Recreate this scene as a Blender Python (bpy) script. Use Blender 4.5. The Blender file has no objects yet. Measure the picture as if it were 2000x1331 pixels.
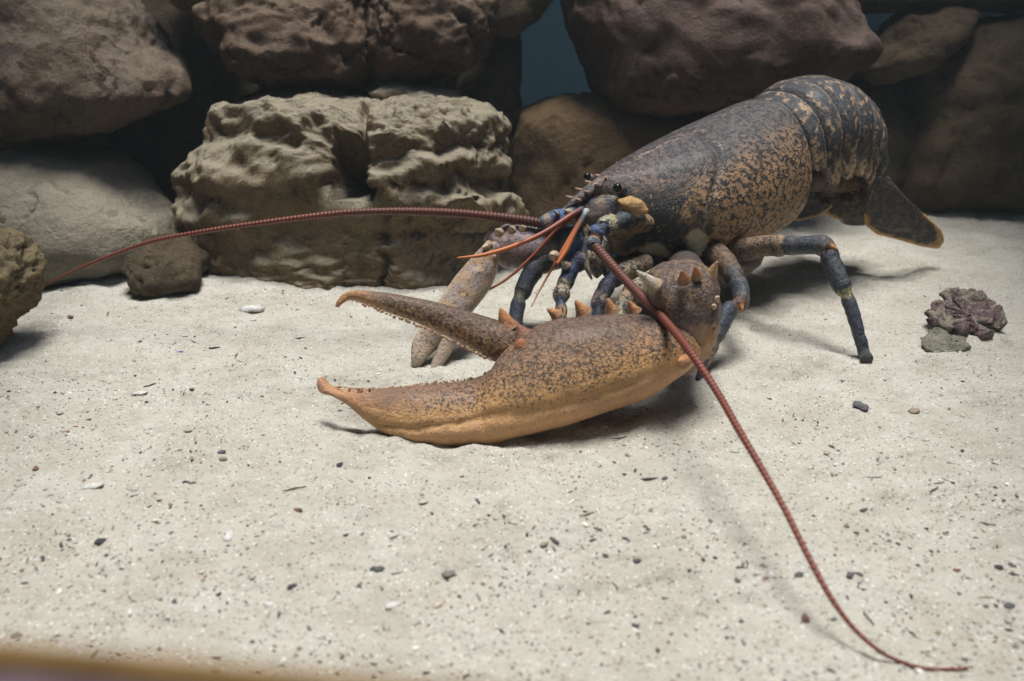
import bpy, bmesh, math, random
import numpy as np
from mathutils import Vector, Matrix, Euler

# ------------------------------------------------------------------ camera, sky, sun
# all construction numbers below are centimetres; CM turns them into metres
CM = 0.01
C = bpy.context.scene.collection
SC = bpy.context.scene
CAM_H, PITCH, FOC = 21.0, math.radians(22.0), 1667.0     # FOC: focal length in pixels of a 2000 px wide frame
cam_d = bpy.data.cameras.new('camera'); cam = bpy.data.objects.new('camera', cam_d); C.objects.link(cam)
cam.location = (0, 0, CAM_H*CM); cam.rotation_euler = (math.pi/2-PITCH, 0, 0)
cam_d.sensor_width = 36; cam_d.lens = 30.0; cam_d.clip_start = 0.005; cam_d.clip_end = 100
cam_d.dof.use_dof = True; cam_d.dof.focus_distance = 0.52; cam_d.dof.aperture_fstop = 9.5
SC.camera = cam

SUN_V = Vector((0.04, 0.06, 1.0)).normalized()           # towards the light
w = bpy.data.worlds.new('World'); SC.world = w; w.use_nodes = True
sky = w.node_tree.nodes.new('ShaderNodeTexSky'); sky.sky_type = 'NISHITA'; sky.sun_disc = False; sky.dust_density = 2.0; sky.ozone_density = 0.8
sky.sun_elevation = math.asin(SUN_V.z); sky.sun_rotation = math.atan2(SUN_V.x, SUN_V.y)
bg = w.node_tree.nodes['Background']; bg.inputs['Strength'].default_value = 0.12
w.node_tree.links.new(sky.outputs[0], bg.inputs[0])
sun_d = bpy.data.lights.new('sun', 'SUN'); sun_d.energy = 4.8; sun_d.angle = math.radians(25.0); sun_d.color = (1.0, 0.985, 0.95)
sun = bpy.data.objects.new('sun', sun_d); C.objects.link(sun)
sun.rotation_euler = (-SUN_V).to_track_quat('-Z', 'Y').to_euler(); sun.location = SUN_V*2.0
SC.view_settings.view_transform = 'Standard'; SC.view_settings.look = 'None'
SC.view_settings.exposure = 0.12; SC.view_settings.gamma = 1.0
SC.cycles.max_bounces = 6; SC.cycles.use_denoising = True

rnd = random.Random(7)

# ------------------------------------------------------------------ geometry of the view (pixels of the 2000x1331 photograph to centimetres)
cp, sp = math.cos(PITCH), math.sin(PITCH)
def ray(px, py):
    dx = (px-1000)/FOC; dy = (665.5-py)/FOC
    return np.array([dx, cp+dy*sp, -sp+dy*cp])
def atY(px, py, Y):
    d = ray(px, py); return np.array([0, 0, CAM_H]) + d*(Y/d[1])
def gnd(px, py, z=0.0):
    d = ray(px, py); return np.array([0, 0, CAM_H]) + d*((CAM_H-z)/-d[2])
def proj(P):
    P = np.asarray(P, float); x = P[..., 0]; y = P[..., 1]; z = P[..., 2]-CAM_H
    dep = y*cp - z*sp; up = y*sp + z*cp
    return 1000+FOC*x/dep, 665.5-FOC*up/dep

# ------------------------------------------------------------------ noise (numpy)
_r = np.random.RandomState(3)
_perm = np.tile(_r.permutation(256), 3)
_g = _r.normal(size=(256, 3)); _g /= np.linalg.norm(_g, axis=1)[:, None]
def perlin(P):
    P = np.asarray(P, float); i = np.floor(P).astype(int); f = P-i; i &= 255
    u = f*f*f*(f*(f*6-15)+10); out = 0
    for dx in (0, 1):
        for dy in (0, 1):
            for dz in (0, 1):
                h = _perm[_perm[_perm[(i[:, 0]+dx) & 255]+((i[:, 1]+dy) & 255)]+((i[:, 2]+dz) & 255)]
                g = _g[h]
                d = g[:, 0]*(f[:, 0]-dx)+g[:, 1]*(f[:, 1]-dy)+g[:, 2]*(f[:, 2]-dz)
                wt = (u[:, 0] if dx else 1-u[:, 0])*(u[:, 1] if dy else 1-u[:, 1])*(u[:, 2] if dz else 1-u[:, 2])
                out = out+wt*d
    return out*1.6
def fbm(P, o=4, ridge=False):
    P = np.asarray(P, float); s = 0; a = 1.0
    for k in range(o):
        n = perlin(P*2.03**k+k*17.3)
        s = s+a*((0.5-np.abs(n))*1.3 if ridge else n); a *= 0.5
    return s
def worley(P):
    P = np.asarray(P, float); i = np.floor(P).astype(int); f = P-i
    d1 = np.full(len(P), 9.0); d2 = np.full(len(P), 9.0)
    for dx in (-1, 0, 1):
        for dy in (-1, 0, 1):
            for dz in (-1, 0, 1):
                h = _perm[_perm[_perm[(i[:, 0]+dx) & 255]+((i[:, 1]+dy) & 255)]+((i[:, 2]+dz) & 255)]
                q = _g[h]*0.45+0.5
                d = np.sqrt((dx+q[:, 0]-f[:, 0])**2+(dy+q[:, 1]-f[:, 1])**2+(dz+q[:, 2]-f[:, 2])**2)
                d2 = np.minimum(d2, np.maximum(d1, d)); d1 = np.minimum(d1, d)
    return d1, d2
def sstep(a, b, x):
    t = np.clip((np.asarray(x, float)-a)/(b-a), 0, 1); return t*t*(3-2*t)

# ------------------------------------------------------------------ materials
def S2L(c):
    return tuple(((v/255)/12.92 if v/255 <= .04045 else ((v/255+.055)/1.055)**2.4) for v in c)
class NT:
    def __init__(s, name, rough=0.8, spec=0.3):
        s.m = bpy.data.materials.new(name); s.m.use_nodes = True; s.t = s.m.node_tree
        s.b = s.t.nodes['Principled BSDF']; s.b.inputs['Roughness'].default_value = rough
        s.b.inputs['Specular IOR Level'].default_value = spec
        s.co = s.n('ShaderNodeTexCoord').outputs['Object']
    def n(s, k, **a):
        x = s.t.nodes.new(k)
        for kk, v in a.items(): setattr(x, kk, v)
        return x
    def put(s, sock, v):
        if isinstance(v, bpy.types.NodeSocket): s.t.links.new(v, sock)
        elif v is not None: sock.default_value = (tuple(v)+(1,) if (hasattr(v, '__len__') and len(v) == 3 and sock.type == 'RGBA') else v)
    def mapped(s, scale):
        x = s.n('ShaderNodeMapping'); s.put(x.inputs['Vector'], s.co); x.inputs['Scale'].default_value = scale; return x.outputs[0]
    def noise(s, scale, det=4, rough=0.55, dist=0.0, vec=None):
        x = s.n('ShaderNodeTexNoise'); s.put(x.inputs['Vector'], vec or s.co)
        x.inputs['Scale'].default_value = scale; x.inputs['Detail'].default_value = det
        x.inputs['Roughness'].default_value = rough; x.inputs['Distortion'].default_value = dist
        return x.outputs[0]
    def vor(s, scale, out='Distance', rnds=1.0, vec=None, feature='F1'):
        x = s.n('ShaderNodeTexVoronoi', feature=feature); s.put(x.inputs['Vector'], vec or s.co)
        x.inputs['Scale'].default_value = scale; x.inputs['Randomness'].default_value = rnds
        return x.outputs[out]
    def ramp(s, f, a, b, lo=0.0, hi=1.0):
        x = s.n('ShaderNodeMapRange', interpolation_type='SMOOTHSTEP'); s.put(x.inputs['Value'], f)
        for k, v in zip(('From Min', 'From Max', 'To Min', 'To Max'), (a, b, lo, hi)): x.inputs[k].default_value = v
        return x.outputs[0]
    def mix(s, f, a, b, mode='MIX'):
        x = s.n('ShaderNodeMix', data_type='RGBA', blend_type=mode); s.put(x.inputs[0], f); s.put(x.inputs[6], a); s.put(x.inputs[7], b)
        return x.outputs[2]
    def math(s, op, a, b=None):
        x = s.n('ShaderNodeMath', operation=op); s.put(x.inputs[0], a)
        if b is not None: s.put(x.inputs[1], b)
        return x.outputs[0]
    def attr(s, name, out='Color'):
        return s.n('ShaderNodeAttribute', attribute_name=name).outputs[out]
    def bump(s, h, strength, dist, prev=None):
        x = s.n('ShaderNodeBump'); s.put(x.inputs['Height'], h); x.inputs['Strength'].default_value = strength
        x.inputs['Distance'].default_value = dist
        if prev is not None: s.put(x.inputs['Normal'], prev)
        return x.outputs[0]
    def done(s, col, normal=None, rough=None):
        s.put(s.b.inputs['Base Color'], col)
        if normal is not None: s.put(s.b.inputs['Normal'], normal)
        if rough is not None: s.put(s.b.inputs['Roughness'], rough)
        return s.m

def rock_mat(name, c1, c2, c3, pit=0.5, bs=1.0, up_col=None, patch=None, ps=16, pt=(.56, .70, .6)):
    m = NT(name, 0.92, 0.15)
    a = m.noise(9, 6, 0.62, 0.6); b = m.noise(38, 6, 0.7, 0.3); f = m.noise(420, 4, 0.7)
    col = m.mix(m.ramp(a, .36, .62), c1, c2)
    col = m.mix(m.ramp(b, .5, .68), col, c3)
    col = m.mix(m.ramp(f, .42, .75, 0, .55), col, tuple(v*.45 for v in c1))
    if up_col is not None:
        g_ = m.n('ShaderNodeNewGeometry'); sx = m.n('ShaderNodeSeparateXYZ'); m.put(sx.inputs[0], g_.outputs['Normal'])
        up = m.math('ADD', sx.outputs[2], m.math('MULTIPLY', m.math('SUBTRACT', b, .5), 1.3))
        col = m.mix(m.ramp(up, .15, .75, 0, .85), col, up_col)  # paler colour mixed in where the surface faces up
    sp_ = m.vor(260); col = m.mix(m.ramp(sp_, .10, .2, .35, 0), col, tuple(min(1, v*1.9+.03) for v in c2))
    pz = m.noise(ps, 5, .65, .8); col = m.mix(m.ramp(pz, pt[0], pt[1], 0, pt[2]), col, patch) if patch is not None else col
    n = m.bump(b, 0.55*bs, 0.012)
    n = m.bump(m.vor(70), pit*0.5, 0.006, n)
    n = m.bump(m.noise(170, 6, 0.72), 0.8*bs, 0.005, n)
    n = m.bump(f, 0.6*bs, 0.0018, n)
    return m.done(col, n)

def chitin(name, dark, spot=260, stretch=(1, 1, 1), lo=.46, hi=.60, rough=0.55, speck=True, dusty=(.42, .38, .32)):
    """Shell: vertex colour Col is the ground colour, the alpha of Spot how strongly the dark blotches show."""
    m = NT(name, rough, 0.5); m.b.inputs['Coat Weight'].default_value = .05; m.b.inputs['Coat Roughness'].default_value = .22
    col = m.attr('Col'); sa = m.attr('Spot', 'Fac')
    v = m.mapped(stretch)
    a = m.math('ADD', m.noise(spot, 9, 0.74, 0.12, vec=v), m.math('MULTIPLY', m.math('SUBTRACT', sa, .6), .16))
    b = m.noise(spot*3.1, 4, 0.6, 0.2, vec=v); big = m.noise(55, 4, .6, .4)
    mask = m.math('MULTIPLY', m.ramp(a, lo, hi), m.ramp(sa, .0, .45))
    c = m.mix(m.math('MULTIPLY', m.ramp(b, .4, .7), .35), col, tuple(x*1.6+.04 for x in dark))
    c = m.mix(m.ramp(big, .35, .7, 0, .25), c, tuple(x*1.2+.01 for x in dark)); c = m.mix(m.math('MULTIPLY', mask, 1.0), c, dark)
    c = m.mix(m.ramp(m.noise(900, 3, .7), .3, .8, 0, .5), c, dusty, 'MULTIPLY') if False else c
    if speck:
        k = m.vor(620); c = m.mix(m.ramp(k, .10, .2, .55, 0), c, dusty)
        k2 = m.noise(1500, 2, .7); c = m.mix(m.ramp(k2, .5, .74, 0, .35), c, dusty)
    n = m.bump(m.noise(330, 5, .65), .5, .0026)
    n = m.bump(m.vor(700), .35, .0009, n)
    n = m.bump(m.noise(1300, 3, .7), .7, .0010, n)
    r = m.ramp(m.noise(160, 4, .6), .3, .7, rough-.12, rough+.22)
    return m.done(c, n, r)

def plain_mat(name, c1, c2, scale=200, rough=.7, bump=.4, bd=.001):
    m = NT(name, rough, .3); a = m.noise(scale, 5, .65)
    col = m.mix(m.ramp(a, .35, .65), c1, c2)
    col = m.mix(m.ramp(m.noise(scale*5, 3, .7), .4, .75, 0, .5), col, tuple(v*.5 for v in c1))
    return m.done(col, m.bump(a, bump, bd))

def col_mat(name, rough=.8, bump=.5):
    m = NT(name, rough, .25); a = m.noise(500, 4, .65)
    col = m.mix(m.ramp(a, .35, .7, 0, .55), m.attr('Col'), (.08, .07, .06))
    return m.done(col, m.bump(a, bump, .001))

# ------------------------------------------------------------------ mesh helpers
def link(name, verts, faces, mat=None, parent=None, origin=None, col=None, spot=None, smooth=True):
    """verts in cm, world; the object's origin is at origin (cm) or at its parent's."""
    v = np.asarray(verts, float)
    if parent is not None:
        org = np.array(parent['_o'])
    else:
        org = np.array(origin if origin is not None else [(v[:, 0].min()+v[:, 0].max())/2, (v[:, 1].min()+v[:, 1].max())/2, v[:, 2].min()])
    me = bpy.data.meshes.new(name)
    if isinstance(faces, np.ndarray): faces = faces.tolist()
    me.from_pydata(((v-org)*CM).tolist(), [], faces)
    if smooth: me.polygons.foreach_set('use_smooth', np.ones(len(me.polygons), bool))
    if col is not None:
        a = me.color_attributes.new('Col', 'FLOAT_COLOR', 'POINT'); c = np.ones((len(v), 4)); c[:, :3] = col
        a.data.foreach_set('color', c.ravel())
    if spot is not None:
        a = me.attributes.new('Spot', 'FLOAT', 'POINT'); a.data.foreach_set('value', np.broadcast_to(np.asarray(spot, float), (len(v),)).copy())
    if mat: me.materials.append(mat)
    o = bpy.data.objects.new(name, me); C.objects.link(o)
    o['_o'] = [float(x) for x in org]
    if parent is None: o.location = org*CM
    else: o.parent = parent
    return o
def tag(o, label, cat, group=None, kind=None):
    if label: o['label'] = label
    if cat: o['category'] = cat
    if group: o['group'] = group
    if kind: o['kind'] = kind
    return o
def empty(name, loc):
    o = bpy.data.objects.new(name, None); C.objects.link(o); o.location = np.array(loc)*CM; o['_o'] = [float(x) for x in loc]
    o.empty_display_size = .02
    return o

_ico = {}
def ico(level):
    if level not in _ico:
        bm = bmesh.new(); bmesh.ops.create_icosphere(bm, subdivisions=level, radius=1.0)
        v = np.array([x.co[:] for x in bm.verts]); f = np.array([[y.index for y in x.verts] for x in bm.faces]); bm.free()
        _ico[level] = (v, f)
    return _ico[level]

def crom(P, n):
    """Catmull-Rom through the rows of P (all columns), n samples, parameter by chord of the first three columns."""
    P = np.asarray(P, float); d = np.r_[0, np.cumsum(np.sqrt(((np.diff(P[:, :3], axis=0))**2).sum(1))+1e-9)]
    t = np.linspace(0, d[-1], n); out = np.zeros((n, P.shape[1]))
    m = np.zeros_like(P)
    for i in range(len(P)):
        a, b = max(i-1, 0), min(i+1, len(P)-1); m[i] = (P[b]-P[a])/(d[b]-d[a])
    for k, tt in enumerate(t):
        i = min(np.searchsorted(d, tt, side='right')-1, len(P)-2); h = d[i+1]-d[i]; u = (tt-d[i])/h
        out[k] = (2*u**3-3*u**2+1)*P[i]+(u**3-2*u**2+u)*h*m[i]+(-2*u**3+3*u**2)*P[i+1]+(u**3-u**2)*h*m[i+1]
    return out

def ring_faces(nr, ns, closed_ends=True):
    f = []
    for i in range(nr-1):
        for j in range(ns):
            k = (j+1) % ns
            f.append((i*ns+j, i*ns+k, (i+1)*ns+k, (i+1)*ns+j))
    if closed_ends:
        f.append(tuple(range(ns-1, -1, -1))); f.append(tuple((nr-1)*ns+j for j in range(ns)))
    return f

def V_(p, r, ns, A, B, flat):
    th = np.linspace(0, 2*np.pi, ns, endpoint=False)
    return (p[:, None, :]+r[:, None, None]*(np.cos(th)[None, :, None]*A[:, None, :]*flat+np.sin(th)[None, :, None]*B[:, None, :])).reshape(-1, 3)
def tube(path, n, ns=14, ripple=None, flat=1.0, band=0):
    """path rows: x y z r [colour r g b]; returns verts, faces, colours, u (arc length)."""
    Q = crom(path, n); p = Q[:, :3]; r = np.maximum(Q[:, 3], .01)
    T = np.gradient(p, axis=0); T /= np.linalg.norm(T, axis=1)[:, None]
    u = np.r_[0, np.cumsum(np.linalg.norm(np.diff(p, axis=0), axis=1))]
    if ripple is not None: r = r*ripple(u, r)
    A = np.cross(T, [0.12, -.35, .93]); A /= np.linalg.norm(A, axis=1)[:, None]; B = np.cross(T, A)
    th = np.linspace(0, 2*np.pi, ns, endpoint=False)
    V = p[:, None, :]+r[:, None, None]*(np.cos(th)[None, :, None]*A[:, None, :]*flat+np.sin(th)[None, :, None]*B[:, None, :])
    col = None
    if Q.shape[1] >= 7:
        P_ = np.asarray(path, float); d = np.r_[0, np.cumsum(np.linalg.norm(np.diff(P_[:, :3], axis=0), axis=1))]
        t = np.repeat(np.linspace(0, d[-1], n), ns)
        if band: t = t+.10*fbm(V_(p, r, ns, A, B, flat)*3.0, 2)
        t = np.clip(t, 0, d[-1]-1e-6); i = np.searchsorted(d, t, side='right')-1; q = (t-d[i])/(d[i+1]-d[i])
        if band: q = sstep(.5-band, .5+band, q)
        col = P_[i, 4:7]*(1-q[:, None])+P_[i+1, 4:7]*q[:, None]
    return V.reshape(-1, 3), ring_faces(n, ns), (np.clip(col, 0, 1) if col is not None else None), np.repeat(u, ns)

def slab_loft(st, n, ns=40, power=.85):
    """st rows: upper px py Y, lower px py Y, half thickness -> a loft whose sections run from the lower to the upper outline."""
    rows = []
    for (ux, uy, uY, lx, ly, lY, th) in st:
        U = atY(ux, uy, uY); L = atY(lx, ly, lY); rows.append(np.r_[(U+L)/2, (U-L)/2, th])
    Q = crom(rows, n); c = Q[:, :3]; v = Q[:, 3:6]; th = np.maximum(Q[:, 6], .03)
    T = np.gradient(c, axis=0)
    nn = np.cross(T, v); nn /= np.linalg.norm(nn, axis=1)[:, None]
    nn *= np.where(nn[:, 1] < 0, 1, -1)[:, None]                    # towards the viewer's side
    a = np.linspace(0, 2*np.pi, ns, endpoint=False)
    ca = np.cos(a); sa = np.sign(np.sin(a))*np.abs(np.sin(a))**power
    V = c[:, None, :]+ca[None, :, None]*v[:, None, :]+sa[None, :, None]*th[:, None, None]*nn[:, None, :]
    hv = np.tile(ca, n); uu = np.repeat(np.linspace(0, 1, n), ns)
    return V.reshape(-1, 3), ring_faces(n, ns), uu, hv

def outline_r(outline, cx, cy):
    P = np.array(outline, float)-[cx, cy]
    ang = np.arctan2(-P[:, 1], P[:, 0]); rad = np.hypot(P[:, 0], P[:, 1])
    o = np.argsort(ang); ang, rad = ang[o], rad[o]
    ang = np.r_[ang-2*np.pi, ang, ang+2*np.pi]; rad = np.tile(rad, 3)
    k = np.linspace(-np.pi, np.pi, 361)
    # straight edges between outline points
    r = np.zeros(361)
    for q, t in enumerate(k):
        i = np.searchsorted(ang, t)-1; a0, a1, r0, r1 = ang[i], ang[i+1], rad[i], rad[i+1]
        x0, y0, x1, y1 = r0*math.cos(a0), r0*math.sin(a0), r1*math.cos(a1), r1*math.sin(a1)
        den = (x1-x0)*math.sin(t)-(y1-y0)*math.cos(t)
        r[q] = (x1-x0)*(-y0)+(y1-y0)*x0
        r[q] = -r[q]/den if abs(den) > 1e-6 else (r0+r1)/2
        if not (min(r0, r1)*.6 < r[q] < max(r0, r1)*1.1): r[q] = r0+(r1-r0)*(t-a0)/(a1-a0+1e-9)
    ker = np.array([1, 2, 3, 2, 1.])/9
    r = np.convolve(np.r_[r[-5:-1], r, r[1:5]], ker, 'same')[4:-4]
    return lambda t: np.interp(t, k, r)

def blob(outline, Y0, D, level=5, c=None, face=.8, slope=0.0, yaw=0.0):
    """a closed solid whose silhouette from the front is the outline, Y0 cm away and D cm half deep; slope leans its top backwards."""
    P = np.array(outline, float)
    cx, cy = c if c is not None else P.mean(0)
    R = outline_r(outline, cx, cy); v, f = ico(level)
    phi = np.arctan2(v[:, 2], v[:, 0]); rho = np.hypot(v[:, 0], v[:, 2])
    k = R(phi)*rho**face
    px = cx+k*np.cos(phi); py = cy-k*np.sin(phi)
    dx = (px-1000)/FOC; dy = (665.5-py)/FOC
    d = np.stack([dx, cp+dy*sp, -sp+dy*cp], 1)
    V = np.array([0, 0, CAM_H])+d*(Y0/d[:, 1])[:, None]
    zc = V[:, 2].mean(); xc = V[:, 0].mean()
    dep = np.sign(v[:, 1])*np.abs(v[:, 1])**.8*D+slope*(V[:, 2]-zc)+yaw*(V[:, 0]-xc)
    V[:, 1] += dep
    s = (Y0+slope*(V[:, 2]-zc)+yaw*(V[:, 0]-xc))/Y0                  # keep the silhouette when the slab leans
    V[:, 0] *= s; V[:, 2] = CAM_H+(V[:, 2]-CAM_H)*s
    return V, f, v

def normals(V, f):
    n = np.zeros_like(V); fn = np.cross(V[f[:, 1]]-V[f[:, 0]], V[f[:, 2]]-V[f[:, 0]])
    for k in range(3): np.add.at(n, f[:, k], fn)
    return n/(np.linalg.norm(n, axis=1)[:, None]+1e-12)

class Bag:
    """collects pieces that make ONE part into one mesh"""
    def __init__(s): s.v, s.f, s.c, s.s, s.k = [], [], [], [], 0
    def add(s, v, f, col=(1, 1, 1), spot=0.0):
        v = np.asarray(v, float); s.v.append(v); s.f += [tuple(int(i)+s.k for i in q) for q in f]
        s.c.append(np.broadcast_to(np.asarray(col, float), (len(v), 3))); s.s.append(np.broadcast_to(np.asarray(spot, float), (len(v),)))
        s.k += len(v)
    def link(s, name, mat, parent=None, **k):
        return link(name, np.concatenate(s.v), s.f, mat, parent, col=np.concatenate(s.c), spot=np.concatenate(s.s), **k)

def ball(c, r, level=2, sq=(1, 1, 1)):
    v, f = ico(level); return v*r*np.array(sq)+np.array(c), f
def cone(base, tip, r, n=10, bend=(0, 0, 0), rows=7):
    b, t = np.array(base, float), np.array(tip, float); m = (b+t)/2+np.array(bend)
    path = []
    for k in range(rows):
        q = k/(rows-1); p = (1-q)**2*b+2*q*(1-q)*m+q*q*t
        path.append(np.r_[p, r*(1-q)**.8*(1+.22*(1-q)**5)+.06*r+.02])
    v, f, _, u = tube(np.array(path), rows*3, n); return v, f, u/u.max()

# ------------------------------------------------------------------ the sand bed
MOUNDS = []
def mound(px, py, rx, ry, h): g = gnd(px, py); MOUNDS.append((g[0], g[1], rx, ry, h))
MOUNDS.append((-6.2, 38.6, 1.6, .8, .5)); mound(760, 880, 2.6, .8, .25)
mound(1880, 640, 4.5, 3.5, .5); mound(1700, 712, 1.8, 1.3, -.35); mound(1580, 745, 4, 1.0, -.22)
mound(1250, 860, 5, 1.6, -.25); mound(1500, 420, 16, 10, .4); mound(1900, 380, 14, 8, 1.8); mound(300, 600, 12, 8, .5)
mound(560, 960, 5, 1.2, .28); mound(900, 1040, 7, 1.6, .25); mound(1300, 1010, 6, 1.3, .22); mound(300, 1100, 4, 1.3, .25)
mound(900, 1130, 3.6, 1.0, -.22); mound(1450, 1150, 4, 1.0, .2); mound(560, 735, 9, .8, .25); mound(700, 745, 5, .5, -.2)
MOUNDS.append((-1.5, 38.6, 6.0, 1.6, -.30))
FURROWS = []
def furrow(p0, p1, wd, h): a_, b_ = gnd(*p0), gnd(*p1); FURROWS.append((a_[0], a_[1], b_[0], b_[1], wd, h))
furrow((120, 742), (800, 735), .9, .22); furrow((1690, 716), (1470, 742), .9, .30); furrow((760, 905), (1250, 900), .8, .2)
furrow((1420, 800), (1280, 860), 1.0, .3); furrow((900, 1010), (1200, 985), .7, .16); furrow((250, 930), (560, 900), .8, .18); furrow((1480, 960), (1840, 900), .9, .18); furrow((300, 1130), (700, 1050), .6, .16); furrow((1000, 1180), (1500, 1120), .55, .15)
furrow((1760, 740), (1960, 700), .8, .2); furrow((1180, 700), (1010, 735), 1.0, .25)
def sand_z(x, y):
    P = np.stack([x, y, np.zeros_like(x)], 1)
    z = .55*fbm(P*.075, 3)+.34*fbm(P*.22+9, 3)+.16*fbm(P*.9*np.array([.8, 1.2, 1])+3, 3)
    for (mx, my, rx, ry, h) in MOUNDS:
        z = z+h*np.exp(-((x-mx)/rx)**2-((y-my)/ry)**2)
    for (ax, ay, bx, by, wd, h) in FURROWS:
        t = np.clip(((x-ax)*(bx-ax)+(y-ay)*(by-ay))/((bx-ax)**2+(by-ay)**2), 0, 1)
        d = np.hypot(x-ax-t*(bx-ax)+.35*perlin(P*.5), y-ay-t*(by-ay)+.5*perlin(P*.4+7)); e = d/wd
        z = z-h*(np.exp(-e**2)-.55*np.exp(-((e-1.7)/.7)**2))*np.clip(4*np.minimum(t, 1-t)+.15, 0, 1)
    return z-.12
def sand_at(x, y): return float(sand_z(np.array([x]), np.array([y]))[0])

xs = np.sign(np.linspace(-1, 1, 820))*np.abs(np.linspace(-1, 1, 820))**1.35*86
ys = -22+np.linspace(0, 1, 980)**1.0*0
q = np.linspace(0, 1, 980); ys = np.where(q < .08, -22+q/.08*36, 14+((q-.08)/.92)**1.45*104)
X, Y = np.meshgrid(xs, ys); xf, yf = X.ravel(), Y.ravel()
z = sand_z(xf, yf)
P = np.stack([xf, yf, np.zeros_like(xf)], 1)
near = np.exp(-((yf-40)/45)**2)
z = z+near*(.035*fbm(P*3.1, 2)+.022*fbm(P*8.0+5, 2))
nx, ny = len(xs), len(ys)
I = np.arange(nx*ny).reshape(ny, nx)
F = np.stack([I[:-1, :-1], I[:-1, 1:], I[1:, 1:], I[1:, :-1]], -1).reshape(-1, 4)
m = NT('sand', .95, .12)
a = m.noise(28, 5, .6); g1 = m.noise(900, 4, .75); g2 = m.vor(1150, 'Color'); g3 = m.noise(240, 5, .7)
col = m.mix(m.ramp(a, .35, .65), S2L((176, 172, 160)), S2L((187, 184, 174)))
col = m.mix(m.ramp(g3, .45, .75, 0, .3), col, S2L((150, 143, 127)))
col = m.mix(m.ramp(g1, .46, .74, 0, .34), col, S2L((142, 134, 118)))
x_ = m.n('ShaderNodeSeparateColor'); m.put(x_.inputs[0], g2)
col = m.mix(m.ramp(x_.outputs[0],   .962, .972, 0, .7), col, S2L((84, 80, 74)))
col = m.mix(m.ramp(x_.outputs[1],   .968, .978, 0, .6), col, S2L((226, 226, 222)))
col = m.mix(m.ramp(x_.outputs[2], .965, .975, 0, .5), col, S2L((150, 118, 90)))
n = m.bump(g3, .5, .004); n = m.bump(m.vor(1150), .35, .0009, n); n = m.bump(g1, .45, .001, n)
M_SAND = m.done(col, n)
tag(link('sand', np.stack([xf, yf, z], 1), F, M_SAND, origin=(0, 0, 0)), 'pale grey-beige sand bed scattered with shell grit', None, kind='structure')

# ------------------------------------------------------------------ the tank walls
m = NT('tank paint', .7, .3); a = m.noise(7, 5, .6)
M_WALL = m.done(m.mix(m.ramp(a, .3, .7), S2L((70, 108, 122)), S2L((98, 138, 150))), m.bump(m.noise(60, 5, .6), .4, .004))
M_BACK = NT('tank back paint', .7, .3); a = M_BACK.noise(7, 5, .6); M_BACK = M_BACK.done(M_BACK.mix(M_BACK.ramp(a, .3, .7), S2L((150, 192, 192)), S2L((178, 212, 212))))
def box(x0, x1, y0, y1, z0, z1):
    v = [(x, y, z_) for z_ in (z0, z1) for y in (y0, y1) for x in (x0, x1)]
    return v, [(0, 2, 3, 1), (4, 5, 7, 6), (0, 1, 5, 4), (2, 6, 7, 3), (0, 4, 6, 2), (1, 3, 7, 5)]
for nm, b in (('back_wall', (-84, 84, 113, 118, -3, 60)), ('side_wall', (-84, -79, -21, 113, -3, 110)), ('side_wall', (79, 84, -21, 113, -3, 110)),
              ('front_wall', (-84, 84, -26, -21, -3, 120))):
    v, f = box(*b); o = link(nm, v, f, M_BACK if nm == 'back_wall' else M_WALL, smooth=False); o['kind'] = 'structure'

HZ = 60.0  # added unseen cover; its opening shapes a soft pool of light
hy0, hy1 = 2.0, 90.0
xl0, xl1, xr0, xr1 = -21.0, -45.0, 23.0, 50.0                       # the opening is wider at the back
def prism(poly, z0, z1):
    n = len(poly); v = [(x, y, z0) for x, y in poly]+[(x, y, z1) for x, y in poly]
    return v, [tuple(range(n-1, -1, -1)), tuple(range(n, 2*n))]+[(k, (k+1) % n, n+(k+1) % n, n+k) for k in range(n)]
for poly in ([(-79, hy0), (xl0, hy0), (xl1, hy1), (-79, hy1)], [(xr0, hy0), (79, hy0), (79, hy1), (xr1, hy1)], [(-79, -21), (79, -21), (79, hy0), (-79, hy0)], [(-79, hy1), (79, hy1), (79, 113), (-79, 113)]):
    v, f = prism(poly, HZ, HZ+2.5); o = link('added_light_mask', v, f, M_WALL, smooth=False); o['kind'] = 'structure'

# ------------------------------------------------------------------ rocks
M_LIME = rock_mat('pale limestone', S2L((138, 118, 90)), S2L((154, 136, 108)), S2L((108, 88, 62)), .6, 1.5, up_col=S2L((186, 176, 154)), patch=S2L((92, 84, 56)))
M_GREY = rock_mat('grey stone', S2L((128, 121, 104)), S2L((144, 138, 122)), S2L((126, 106, 82)), .3, .9, up_col=S2L((148, 141, 126)))
M_TAN = rock_mat('brown stone', S2L((120, 102, 84)), S2L((146, 126, 106)), S2L((98, 80, 66)), .7, 1.9, up_col=S2L((146, 132, 116)), patch=S2L((104, 82, 88)))
M_RED = rock_mat('red brown stone', S2L((84, 64, 50)), S2L((102, 82, 68)), S2L((68, 50, 38)), .5, 1.4, up_col=S2L((134, 114, 106)), patch=S2L((120, 104, 96)))
M_BROW = rock_mat('rough brown stone', S2L((96, 76, 60)), S2L((116, 94, 76)), S2L((76, 58, 46)), .7, 1.9, up_col=S2L((150, 130, 112)), patch=S2L((110, 96, 84)))
M_DARK = rock_mat('dark stone', S2L((78, 68, 54)), S2L((98, 86, 66)), S2L((62, 52, 42)), .3)
M_OLIVE = rock_mat('olive brown stone', S2L((86, 72, 54)), S2L((106, 92, 72)), S2L((70, 56, 42)), .3, .8)
M_BEHIND = rock_mat('umber stone', S2L((90, 72, 51)), S2L((106, 88, 64)), S2L((74, 57, 41)), .3, .8)
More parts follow.
